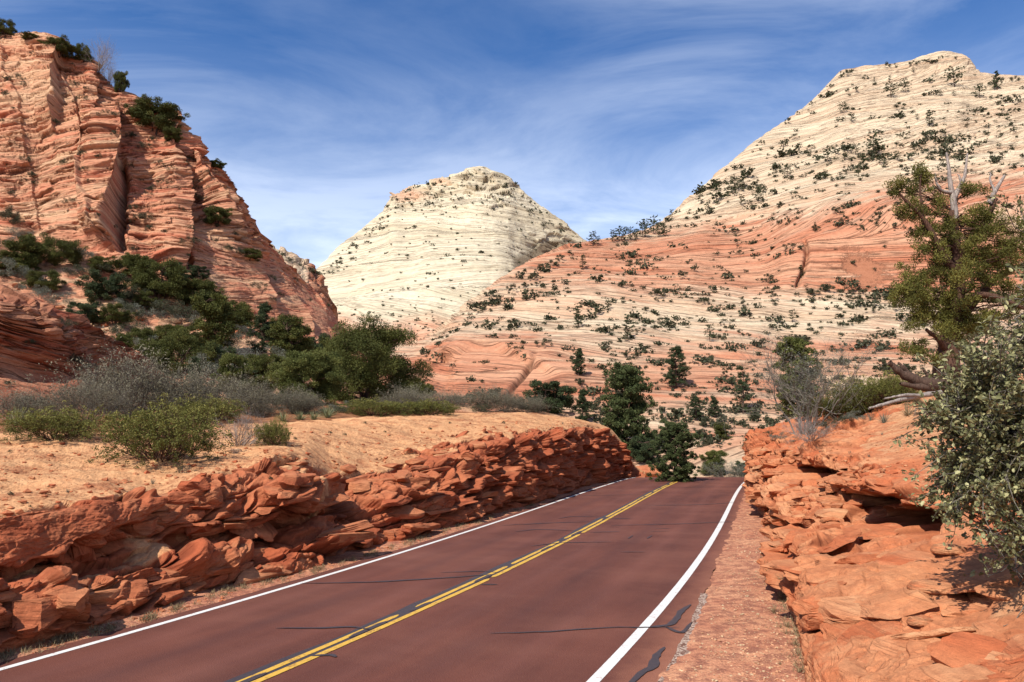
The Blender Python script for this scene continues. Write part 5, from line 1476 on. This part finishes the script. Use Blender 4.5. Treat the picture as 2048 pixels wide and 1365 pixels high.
for i, (x_, y_, h_, wf_, lb_) in enumerate(((110, 878, 58, 1.6, 'long low yellow-green manzanita at the left end of the sand bench'), (322, 918, 112, 1.02, 'large yellow-green manzanita bush sitting on the sand above the road cut'), (408, 842, 46, 1.6, 'yellow-green manzanita between the grey brush and the large bush'),
                      (545, 890, 50, .7, 'small yellow-green bush right of the silvery dead brush'), (750, 832, 32, 2.2, 'long dark olive hedge-like brush along the back of the sand bench'), (850, 830, 30, 2.2, 'second length of dark olive brush along the back of the bench'))):
    plant('manzanita_bush', MANZ[i % 2], x_, y_, h_, lb_, 'bush', None, wf_, LB)
plant('dead_brush', DEAD, 476, 892, 66, 'silvery dead brush right of the large manzanita', 'bush', None, 1.1, LB)
for x_, y_, h_, lb_ in ((600, 840, 24, 'yucca rosette left of centre in the row at the back of the bench'), (655, 836, 28, 'tallest yucca of the row, close to the olive brush'), (566, 842, 22, 'first yucca of the row, beside the small bush'), (628, 840, 22, 'yucca between its two taller neighbours')):
    plant('yucca', (random.choice(YUC),), x_, y_, h_, lb_, 'yucca', 'yuccas at the back of the sand bench', .95, LB)
plant('yucca', (YUC[0],), 34, 852, 44, 'spiky yucca in the grey brush at the far left', 'yucca', None, .8, LB)
G_TF = 'low dark tufts on the sand bench'
for x_, y_, h_ in ((20, 992, 12), (135, 985, 12), (305, 968, 16), (98, 975, 6), (60, 1015, 6), (660, 868, 8), (690, 872, 8), (730, 848, 7), (540, 960, 10), (590, 880, 8), (1008, 848, 8), (770, 866, 6), (860, 860, 7), (20, 905, 7), (255, 985, 6), (480, 960, 8), (900, 848, 6), (1125, 848, 7)):
    plant('sand_tuft', (TUFT[2] if x_ % 2 else SHRG[0],), x_, y_, h_, 'small dark plant dotted on the sand bench', 'plant', G_TF, .9, LB)
G_GT = 'dry grass tufts along the road edges'
for x_, y_, h_ in ((20, 1312, 16), (60, 1302, 14), (110, 1288, 18), (150, 1282, 16), (230, 1258, 14), (330, 1236, 12), (400, 1212, 12), (470, 1184, 14), (600, 1150, 12), (640, 1140, 12), (700, 1122, 12), (730, 1112, 16), (820, 1084, 10), (900, 1060, 10), (980, 1036, 9), (1060, 1012, 8),
                  (1536, 1024, 22), (1560, 1200, 30), (1575, 1255, 26), (1548, 1225, 30), (1590, 1290, 24), (1600, 1345, 24), (1560, 1330, 14), (1360, 1276, 12), (1590, 1218, 20)):
    plant('grass_tuft', (TUFT[random.randrange(2)],), x_, y_, h_, 'wispy dry grass tuft at the foot of the rock beside the road', 'grass tuft', G_GT, .8, None)

# ---- right bank plants
R4 = RB + SL
plant('leafless_tree', m_twiggy(90, 1.15, 13, 2600, L_SAGE, B_TWG, 5, .012, .022, .008, .9), 1610, 866, 168, 'grey-brown nearly leafless tree on the corner of the right bank', 'tree', None, 1., RB)
plant('pine_tree', m_pine(91, .55, 20, 80, .032, .013, .1, L_OLV, .4, 1.7), 1598, 842, 168, 'green pine showing behind the leafless tree', 'pine tree', None, 1.1, None)
plant('dead_brush', DEAD, 1622, 880, 46, 'fallen purple-grey twigs below the leafless tree', 'bush', None, 1.3, RB)
plant('sage_shrub', (SAGEG[0],), 1650, 870, 22, 'small grey sage cushion on the sand below the leafless tree', 'shrub', None, 1., RB)
for i, (x_, y_, h_, wf_, lb_) in enumerate(((1730, 822, 66, 1.3, 'broad green bush right of the leafless tree'), (1680, 836, 48, 1.2, 'green bush touching the leafless tree'), (1790, 806, 56, 1.0, 'green bush in front of the dead log'))):
    plant('green_bush', MANZ[i % 2], x_, y_, h_, lb_, 'bush', None, wf_, RB)
for x_, y_, h_, lb_ in ((1768, 846, 34, 'grey tuft on the sandy slope under the dead log'), (1816, 832, 44, 'tall grey-brown grass tuft nearest the oak bush'), (1742, 842, 26, 'smaller grey tuft on the sandy slope'), (1790, 800, 46, 'pale dry grass beside the dead log')):
    plant('grass_tuft', (TUFT[random.choice((0, 2))],), x_, y_, h_, lb_, 'grass tuft', None, .9, RB)
for x_, y_, h_ in ((1700, 908, 10), (1738, 914, 10), (1640, 905, 6), (1800, 878, 10), (1600, 900, 8), (1560, 905, 6), (1764, 870, 8)):
    plant('sand_tuft', (TUFT[2],), x_, y_, h_, 'small grey plant on the sandy slope of the right bank', 'plant', 'small plants on the right bank', 1., RB)


# the big right-hand juniper: photo pixels at a fixed distance from the camera for the skeleton
def big_juniper():
    D0 = 27.; r = np.random.default_rng(77)
    W = lambda a, b, dd=0.: P(a, b, D0 + dd)
    root = bpy.data.objects.new('juniper_tree', None); COL.objects.link(root); base = W(1893, 785); root.location = base
    tag(root, 'big ragged juniper on the right bank with thick shaggy trunk and dead snag top', 'juniper tree')
    st = Bag(); sn = Bag(); sc_ = D0 / F

    def limb(bag, pts, r0, r1, sides=8, n_=14, wig=.04):
        A = np.array([W(*p_) for p_ in pts]); q = pchip(np.arange(len(A)), A, np.linspace(0, len(A) - 1, n_))
        q = q + np.cumsum(r.normal(size=q.shape), 0) * wig * .3; rr_ = np.linspace(r0, r1, n_) * sc_
        bag.add(*tube(q - base, rr_, sides)); return q
    main = limb(st, [(1898, 800, 0), (1900, 720, 0), (1908, 640, .1), (1920, 560, 0), (1915, 470, 0), (1910, 420, 0)], 24, 7, 12, 22)
    limb(st, [(1893, 790, 0), (1886, 745, .1), (1896, 690, 0)], 24, 15, 10, 10)
    limb(st, [(1900, 710, 0), (1880, 680, -.3), (1855, 660, -.5)], 9, 3)
    limb(st, [(1915, 650, 0), (1950, 600, .5), (1990, 560, .8), (2030, 540, 1.)], 11, 4)
    limb(st, [(1912, 620, 0), (1960, 590, -.6), (2010, 600, -.9), (2060, 620, -1.)], 8, 3)
    limb(st, [(1916, 560, 0), (1880, 500, -.4), (1850, 440, -.6), (1800, 390, -.7)], 9, 2)
    limb(st, [(1916, 520, 0), (1960, 460, .2), (1985, 410, .3), (1992, 395, .3)], 8, 4)
    limb(st, [(1910, 600, 0), (1860, 600, .5), (1810, 590, .7)], 6, 2)
    limb(st, [(1850, 470, -.3), (1845, 400, -.3), (1846, 350, -.3)], 4, 1.2)
    # dead forks above the crown
    limb(sn, [(1911, 440, 0), (1908, 400, 0), (1902, 370, 0), (1901, 340, 0), (1898, 305, 0)], 7.65, 1.88, 8, 16, .03)
    limb(sn, [(1906, 400, 0), (1922, 370, .1), (1932, 345, .1), (1938, 305, .2)], 5.95, 1.52, 8, 14, .03)
    limb(sn, [(1904, 385, 0), (1884, 382, -.1), (1873, 365, -.2), (1871, 345, -.2)], 4.25, 1.36, 6, 12, .03)
    limb(sn, [(1924, 370, .1), (1920, 352, .1), (1918, 346, .1)], 2.97, 1.10, 6)
    limb(sn, [(1978, 408, .3), (1988, 385, .3), (1998, 368, .3), (2008, 351, .3)], 5.53, 2.55, 8, 12, .02)
    limb(sn, [(1988, 385, .3), (1983, 362, .3), (1984, 346, .3)], 2.97, 1.36, 6)
    C = []; R = []
    for a, b, rx, ry, k_ in ((1850, 450, 34, 44, 22), (1910, 470, 46, 40, 30), (1975, 450, 46, 40, 30), (1870, 530, 52, 42, 34), (1940, 540, 60, 44, 40), (2010, 520, 50, 50, 34), (1835, 600, 44, 30, 26), (1870, 640, 56, 32, 34), (1930, 650, 44, 34, 22),
                             (1975, 640, 46, 32, 22), (1850, 700, 46, 22, 16), (1815, 395, 28, 22, 11), (1785, 375, 20, 16, 6), (1845, 355, 18, 24, 9), (1800, 425, 14, 12, 5), (1950, 375, 24, 24, 7), (2040, 470, 30, 60, 24), (1830, 560, 30, 20, 10), (1805, 585, 28, 20, 10), (2030, 600, 40, 50, 26), (1900, 600, 50, 26, 18), (1870, 410, 20, 20, 6)):
        for i in range(int(k_ * .92)):
            C.append(W(a + rx * r.normal() * .55, b + ry * r.normal() * .55, r.normal() * rx * sc_ * .6)); R.append(.17 + .18 * r.random())
    C = np.array(C) - base; R = np.array(R)
    cr = Bag(); clump_leaves(cr, C, R, 230, .085, .03, r, .85, .5)
    pts = main - base
    for c in C[::4]:
        j = np.argmin(np.linalg.norm(pts - c, axis=1) + (pts[:, 2] > c[2]) * .6)
        st.add(*tube(wander(pts[j], c, 6, .2, r), np.linspace(.035, .01, 6), 4))
    for me in (cr.mesh('crown', leaf_mat('yellow_juniper_foliage', (.035, .038, .008), (.12, .115, .024), (.26, .225, .055), .25)), st.mesh('trunk', B_RED, True), sn.mesh('dead_branches', B_GRY, True)):  # crown leaves have a yellower, lighter green of their own
        c = bpy.data.objects.new(me.name.split('.')[0], me); COL.objects.link(c); c.parent = root


big_juniper()


# dead log and roots beside it
def log_obj(name, limbs, D0, label, mat):
    r = np.random.default_rng(len(limbs) * 7); bag = Bag(); base = None
    for pts, r0, r1 in limbs:
        A = np.array([P(a, b, D0 + c) for a, b, c in pts])
        if base is None: base = A[0].copy()
        q = pchip(np.arange(len(A)), A, np.linspace(0, len(A) - 1, 14)); q = q + np.cumsum(r.normal(size=q.shape), 0) * .008
        bag.add(*tube(q - base, np.linspace(r0, r1, 14) * D0 / F * (1 + .15 * r.normal(size=14)), 7))
    me = bag.mesh(name, mat, True); o = bpy.data.objects.new(name, me); COL.objects.link(o); o.location = base
    return tag(o, label, 'log')


log_obj('dead_log', [([(1890, 775, 0), (1850, 768, -.3), (1815, 755, -.4), (1795, 740, -.5), (1780, 726, -.5)], 15, 5), ([(1880, 770, 0), (1840, 762, -.2), (1810, 742, -.3), (1796, 728, -.3)], 9, 3), ([(1870, 778, -.2), (1830, 772, -.5), (1800, 765, -.6)], 9, 3),
                      ([(1860, 760, 0), (1850, 745, 0), (1842, 738, 0)], 4, 1.5)], 26., 'dark splintered dead log curling up beside the trunk of the big ragged juniper', B_BRN)
log_obj('fallen_branch', [([(1880, 786, 0), (1830, 794, -.6), (1785, 806, -1.), (1740, 818, -1.2)], 6, 2), ([(1850, 790, -.4), (1810, 790, -.8), (1770, 796, -1.)], 4, 1.5)], 25., 'pale grey fallen branch lying below the dead log', B_GRY)


# the oak bush close by on the right
def oak_bush():
    r = np.random.default_rng(123); st = Bag(); D0 = 8.2
    W = lambda a, b, dd=0.: P(a, b, D0 + dd)
    base = W(2150, 1290, .6); root = bpy.data.objects.new('oak_bush', None); COL.objects.link(root); root.location = base
    tag(root, 'large leathery-leaved oak bush overhanging the right bank in the foreground', 'bush')
    C = []; Dd = []
    def inside(a, b):
        left = np.interp(b, [330, 400, 520, 600, 645, 684, 711, 757, 820, 900, 1000, 1060, 1120, 1180, 1240, 1290], [2080, 2032, 2022, 2022, 2000, 1958, 1905, 1885, 1858, 1838, 1850, 1895, 1940, 1955, 1980, 2030])
        return a > left + 14 * math.sin(b / 17.) + 10 * math.sin(b / 7.3)
    n_ = 0; ends = []
    while n_ < 960:
        a = r.uniform(1830, 2420); b = r.uniform(330, 1290)
        if not inside(a, b): continue
        if b < 660 and r.random() < .72: continue
        if b > 1080 and r.random() < .72: continue
        if 640 < b < 1060 and a < 1900 and r.random() < .35: continue
        dd = r.uniform(-1.0, 1.3) * (1 if a > 1950 else .6)
        e = W(a, b, dd); ends.append((e, b)); n_ += 1
    hubs = [W(2110, 1150, .3), W(2060, 1080, 0), W(2130, 980, .3), W(2050, 950, .2), W(2110, 820, .2), W(2020, 860, -.1), W(2100, 700, .3), W(2140, 560, .4), W(2090, 640, .1), W(1980, 900, 0.), W(1960, 800, .1), W(2060, 1150, -.2)]
    for h_ in hubs:
        st.add(*tube(wander(base + r.normal(size=3) * .08, h_, 10, .25, r) - base, np.linspace(.045, .018, 10), 7))
    H = np.array(hubs)
    for e, b in ends:
        j = np.argsort(np.linalg.norm(H - e, axis=1))[r.integers(0, 2)]
        mid = wander(H[j], e, 8, .16, r); st.add(*tube(mid - base, np.linspace(.012, .003, 8), 4))
        nt_ = 2 if b > 1080 else (3 if b < 660 else 5)
        for q in range(nt_):
            k0 = r.integers(3, 8); d = unit(unit(e - H[j]) + r.normal(size=3) * .75); ln = .12 + .18 * r.random()
            tw = wander(mid[k0], mid[k0] + d * ln, 5, .03, r); st.add(*tube(tw - base, np.linspace(.004, .0015, 5), 3))
            if b > 1080 and r.random() < .55: continue
            m_ = r.integers(9, 17); s_ = r.random(m_)
            pos = tw[0] + (tw[-1] - tw[0]) * s_[:, None] + r.normal(size=(m_, 3)) * .022
            C.append(pos); Dd.append(unit(d + r.normal(size=(m_, 3)) * .8))
    C = np.vstack(C) - base; Dd = np.vstack(Dd); m_ = len(C)
    # oval, slightly folded leaves: six points
    L_ = (.036 + .032 * r.random(m_))[:, None]; Wd = L_ * .62
    sd_ = unit(np.cross(Dd, unit(r.normal(size=(m_, 3)) * .7 + [0, 0, 1]))); up_ = np.cross(sd_, Dd)
    pts = [C - Dd * L_ * .5, C - Dd * L_ * .2 + sd_ * Wd * .48 + up_ * L_ * .1, C + Dd * L_ * .22 + sd_ * Wd * .42 + up_ * L_ * .1, C + Dd * L_ * .5, C + Dd * L_ * .22 - sd_ * Wd * .42 + up_ * L_ * .1, C - Dd * L_ * .2 - sd_ * Wd * .48 + up_ * L_ * .1]
    V = np.stack(pts, 1).reshape(-1, 3); i = np.arange(m_)[:, None] * 6
    Fq = np.vstack([i + [0, 1, 2, 3], i + [0, 3, 4, 5]])
    T = np.repeat(np.clip(r.random(m_) ** 1.6 + (r.random(m_) < .08) * .4, 0, 1), 6)
    print('oak leaves', m_)
    me1 = mesh_np('foliage', V, Fq, L_OAK, False, attrs={'tint': T}, link=False)
    for me in (me1, st.mesh('branches', B_TWG, True)):
        c = bpy.data.objects.new(me.name.split('.')[0], me); COL.objects.link(c); c.parent = root


oak_bush()

# ---- boulders and slabs
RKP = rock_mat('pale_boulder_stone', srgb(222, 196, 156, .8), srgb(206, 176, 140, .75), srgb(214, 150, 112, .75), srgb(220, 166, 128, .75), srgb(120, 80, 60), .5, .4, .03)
BO = [m_boulder(1, RKP, size=(1, .8, .7)), m_boulder(2, M['cut_left'], size=(1.1, .8, .6)), m_boulder(3, M['cut_right'], size=(1, .7, .45)), m_boulder(4, M['cut_left'], size=(1.2, .9, .35))]
for x_, y_, h_, lb_ in ((350, 646, 17, 'pale rounded boulder sitting on the red talus'), (140, 652, 22, 'grey blocky boulder beside the small dark juniper'), (176, 548, 22, 'pale boulder below the tall lit buttress'), (175, 694, 12, 'flat pale block low on the talus near the dark outcrop'), (486, 642, 10, 'small tan block under the pointed pinyon')):
    plant('boulder', (BO[0],), x_, y_, h_, lb_, 'boulder', None, 1.1, CL, .2)
G_TB = 'loose rubble blocks on the talus'
for i in range(150):
    x_ = rs2.uniform(30, 560); y_ = rs2.uniform(520, 790)
    if y_ < 520 + .25 * x_: continue
    plant('rubble_block', (random.choice(BO[:2]),), x_, y_, 4 + 12 * rs2.random() ** 2.5, 'loose sandstone block lying on the talus slope', 'rock', G_TB, 1.3, CL, .2)
for x_, y_, h_, wf_, k_, lb_ in ((590, 926, 20, 1.9, 3, 'dark capstone slab jutting from the top of the left cut near the dead brush'), (700, 940, 26, 1.4, 1, 'blocky red rock on the sand at the top of the left cut'), (628, 1150 - 190, 20, 1.2, 1, 'rounded red block on the rim of the left cut below the capstone'),
                                 (780, 930, 20, 1.8, 3, 'flat red slab on the sand above the middle of the cut'), (835, 926, 24, 1.5, 1, 'red block pair beside the flat slab'), (880, 905, 22, 1.6, 3, 'layered slab below the dark rock pinnacle'), (955, 895, 30, 1.3, 1, 'rugged red rock pile sticking out of the sand'),
                                 (975, 880, 22, 1.1, 1, 'small red pinnacle behind the rugged rock pile'), (470, 905, 16, 1.3, 0, 'flat cream stone near the edge of the sand')):
    plant('rock', (BO[k_],), x_, y_, h_, lb_, 'rock', None, wf_, ['left_road_bank'], .25)
for x_, y_, h_, wf_, k_, lb_ in ((1880, 1172, 62, 1.75, 2, 'long flat slab overhanging a dark gap on the right bank'), (1905, 1098, 56, 1.3, 2, 'small layered rock under the oak bush'), (1845, 1242, 44, 1.2, 2, 'angular block lodged in the crack below the long flat slab'), (1665, 1000, 44, 1.2, 2, 'wedge of rock inside the cave of the right bank'),
                                 (1530, 1010, 12, 1.3, 2, 'small stone at the foot of the far corner of the red wall')):
    plant('rock_slab', (BO[k_],), x_, y_, h_, lb_, 'rock', None, wf_, RB, .22, rot=.4)

plant('rock', (BO[1],), 1302, 956, 44, 'low red rock mound beyond the end of the left bank', 'rock', None, 1.5, ['ground', 'slickrock_hills'], .1)
# gravel and crumbs: countless, one object each
def scatter(name, n_, region, smin, smax, mat, terr, label, seed, power=1.):
    r = np.random.default_rng(seed); bag = Bag(); A = []
    base = np.array([[1, 0, 0], [0, 1, 0], [-1, 0, 0], [0, -1, 0], [0, 0, 1], [0, 0, -1.]])
    Fo = np.array([[0, 1, 4], [1, 2, 4], [2, 3, 4], [3, 0, 4], [1, 0, 5], [2, 1, 5], [3, 2, 5], [0, 3, 5]])
    V = []; k0 = 0; Fl = []
    got = 0
    for i in range(n_ * 3):
        if got >= n_: break
        a, b = region(r)
        q = hit(a, b, terr)
        if q is None: continue
        got += 1; s_ = smin + (smax - smin) * r.random() ** 5
        M_ = r.normal(size=(3, 3)); M_, _ = np.linalg.qr(M_)
        v = (base * (.6 + .6 * r.random((6, 1)))) @ M_ * s_ * [1.1, 1, .6] + np.array(q[0]) + [0, 0, s_ * .15]
        V.append(v); Fl.append(Fo + k0); k0 += 6
    V = np.vstack(V); Fl = np.vstack(Fl)
    A = {'bed': V.copy(), 'red': np.repeat(r.random(len(V) // 6), 6), 'crack': np.zeros(len(V)), 'sand': np.zeros(len(V))}
    o = mesh_np(name, V, Fl, mat, False, attrs=A); tag(o, label, 'gravel', None, 'stuff')


def rg_left(r):
    a = r.uniform(0, 1150); f_ = r.random() ** .7
    top = np.interp(a, [0, 560, 1150], [880, 855, 838]); bot = np.interp(a, [0, 250, 430, 560, 700, 960, 1150], [1040, 985, 950, 925, 955, 885, 855])
    return a, top + (bot - top) * f_


scatter('pebbles', 1700, rg_left, .008, .10, M['cut_left'], ['left_road_bank'], 'small red stones strewn over the sand bench', 31)
scatter('rock_crumbs', 900, lambda r: (lambda a: (a, np.interp(a, [0, 300, 560, 900, 1270], [1318, 1232, 1160, 1058, 956]) + r.uniform(-3, 12)))(r.uniform(0, 1260)), .015, .06, M['cut_left'], ['ground', 'left_road_bank'], 'crumbs of rock along the foot of the left cut', 32)
scatter('verge_gravel', 5200, lambda r: (lambda b: (np.interp(b, [980, 1100, 1200, 1365], [1500, 1450, 1400, 1290]) + r.uniform(0, 1) ** .8 * np.interp(b, [980, 1100, 1365], [20, 110, 330]), b))(r.uniform(985, 1364)), .006, .028, RKP, ['ground'], 'fine gravel on the verge right of the road', 33)
scatter('fallen_chips', 500, lambda r: (r.uniform(1620, 1900), r.uniform(860, 960)), .02, .07, M['cut_right'], ['right_road_bank'], 'loose chips of rock on the right bank', 34)

r = np.random.default_rng(44); bag = Bag()
for i in range(3900):
    a = r.uniform(-5, 1265) if i < 3400 else r.uniform(1540, 1612)
    if i < 3400: b = np.interp(a, [0, 103, 286, 455, 662, 900, 1098, 1270], [1312, 1279, 1238, 1175, 1130, 1056, 1002, 955]) + abs(r.normal()) * np.interp(a, [0, 1270], [14, 3]) - 1
    else: b = np.interp(a, [1540, 1560, 1600, 1612], [1090, 1150, 1270, 1350]) + r.normal() * 10; a = a - abs(r.normal()) * 14
    if perlin(a / 26., 0, 0, 5) < 0: continue
    q = hit(a, b, ['ground', 'left_road_bank', 'right_road_bank'])
    if q is None or q[0].z > .5: continue
    L_ = np.array(q[0]); nb = 5; h_ = .04 + .09 * r.random()
    D = unit(r.normal(size=(nb, 3)) * [.7, .7, .3] + [0, 0, .7]); C = L_ + r.normal(size=(nb, 3)) * [.03, .03, 0] + D * h_ * .4
    bag.add(*leaves(C, D, h_ * (.6 + .7 * r.random(nb)), .008, r, r.random(nb)))
me = bag.mesh('dry_grass', L_DRY); o = bpy.data.objects.new('dry_grass', me); COL.objects.link(o)
tag(o, 'strip of short dry grass and weeds along the foot of the road cuts', 'grass', None, 'stuff')

# ------------------------------------------------------------------ sky, sun, camera
SUN_EL, SUN_AZ = rad(47), math.atan2(-.50, -.866)      # direction toward the sun in plan: x=-.50, y=-.866
sd = Vector((-.58 * math.cos(SUN_EL), -.815 * math.cos(SUN_EL), math.sin(SUN_EL))).normalized()
sl = bpy.data.lights.new('sun', 'SUN'); sl.energy = 5.; sl.angle = rad(.5); sl.color = (1, .955, .88)
so = bpy.data.objects.new('sun', sl); COL.objects.link(so)
so.rotation_euler = sd.to_track_quat('Z', 'Y').to_euler()

w = bpy.data.worlds.new('World'); SC.world = w; w.use_nodes = True
nt = w.node_tree; nt.nodes.clear(); s = N(nt)
sky = s.n('ShaderNodeTexSky', sky_type='NISHITA'); sky.sun_disc = False; sky.sun_elevation = SUN_EL
sky.sun_rotation = math.atan2(sd.x, sd.y)
sky.altitude = 1500; sky.air_density = 1.0; sky.dust_density = .4; sky.ozone_density = 2.5
tc = s.n('ShaderNodeTexCoord').outputs['Generated']
sx = s.n('ShaderNodeSeparateXYZ'); s.l(tc, sx.inputs[0])
zz = s.math('ADD', s.math('MAXIMUM', sx.outputs[2], 0.), .16)
u_ = s.math('DIVIDE', sx.outputs[0], zz); v_ = s.math('DIVIDE', sx.outputs[1], zz)
cb = s.n('ShaderNodeCombineXYZ'); s.l(u_, cb.inputs[0]); s.l(v_, cb.inputs[1])
rot = s.n('ShaderNodeMapping'); rot.inputs['Rotation'].default_value = (0, 0, rad(-28)); rot.inputs['Scale'].default_value = (.8, 1.35, 1); rot.inputs['Location'].default_value = (1.3, .4, 0)
s.l(cb.outputs[0], rot.inputs['Vector'])
c1 = s.noise(rot.outputs[0], 1.5, 9, .62, .7); c2 = s.noise(rot.outputs[0], .5, 3, .5, .5)
cl = s.math('MULTIPLY', s.ramp(c1, [(.36, 0), (.64, 1)]), s.ramp(c2, [(.40, .12), (.66, 1)]))
hz = s.ramp(sx.outputs[2], [(.05, 1.), (.22, .62), (.46, .02)])
cl = s.math('ADD', s.math('MULTIPLY', cl, .62), s.math('MULTIPLY', hz, s.ramp(c1, [(.3, .35), (.6, 1)])), True)
hs = s.n('ShaderNodeHueSaturation'); hs.inputs['Hue'].default_value = .507; hs.inputs['Saturation'].default_value = 1.27; hs.inputs['Value'].default_value = 1.38; s.l(sky.outputs[0], hs.inputs['Color'])
skc = s.mix(s.math('MULTIPLY', cl, .8), hs.outputs[0], (11.8, 12.6, 13.8))
bg = s.n('ShaderNodeBackground'); bg.inputs[1].default_value = .082; s.l(skc, bg.inputs[0])
wo = s.n('ShaderNodeOutputWorld'); s.l(bg.outputs[0], wo.inputs[0])

cam = bpy.data.cameras.new('camera'); co_ = bpy.data.objects.new('camera', cam); COL.objects.link(co_)
cam.sensor_width = 36; cam.lens = F / 2048 * 36; cam.clip_end = 20000; cam.clip_start = .1
co_.location = (0, 0, CZ); co_.rotation_euler = (rad(90) + PITCH, 0, 0)
SC.camera = co_
SC.view_settings.view_transform = 'Standard'; SC.view_settings.look = 'None'; SC.view_settings.exposure = .5; SC.view_settings.gamma = 1
SC.cycles.max_bounces = 5; SC.cycles.diffuse_bounces = 3; SC.cycles.glossy_bounces = 2; SC.cycles.transmission_bounces = 3
SC.cycles.use_denoising = True
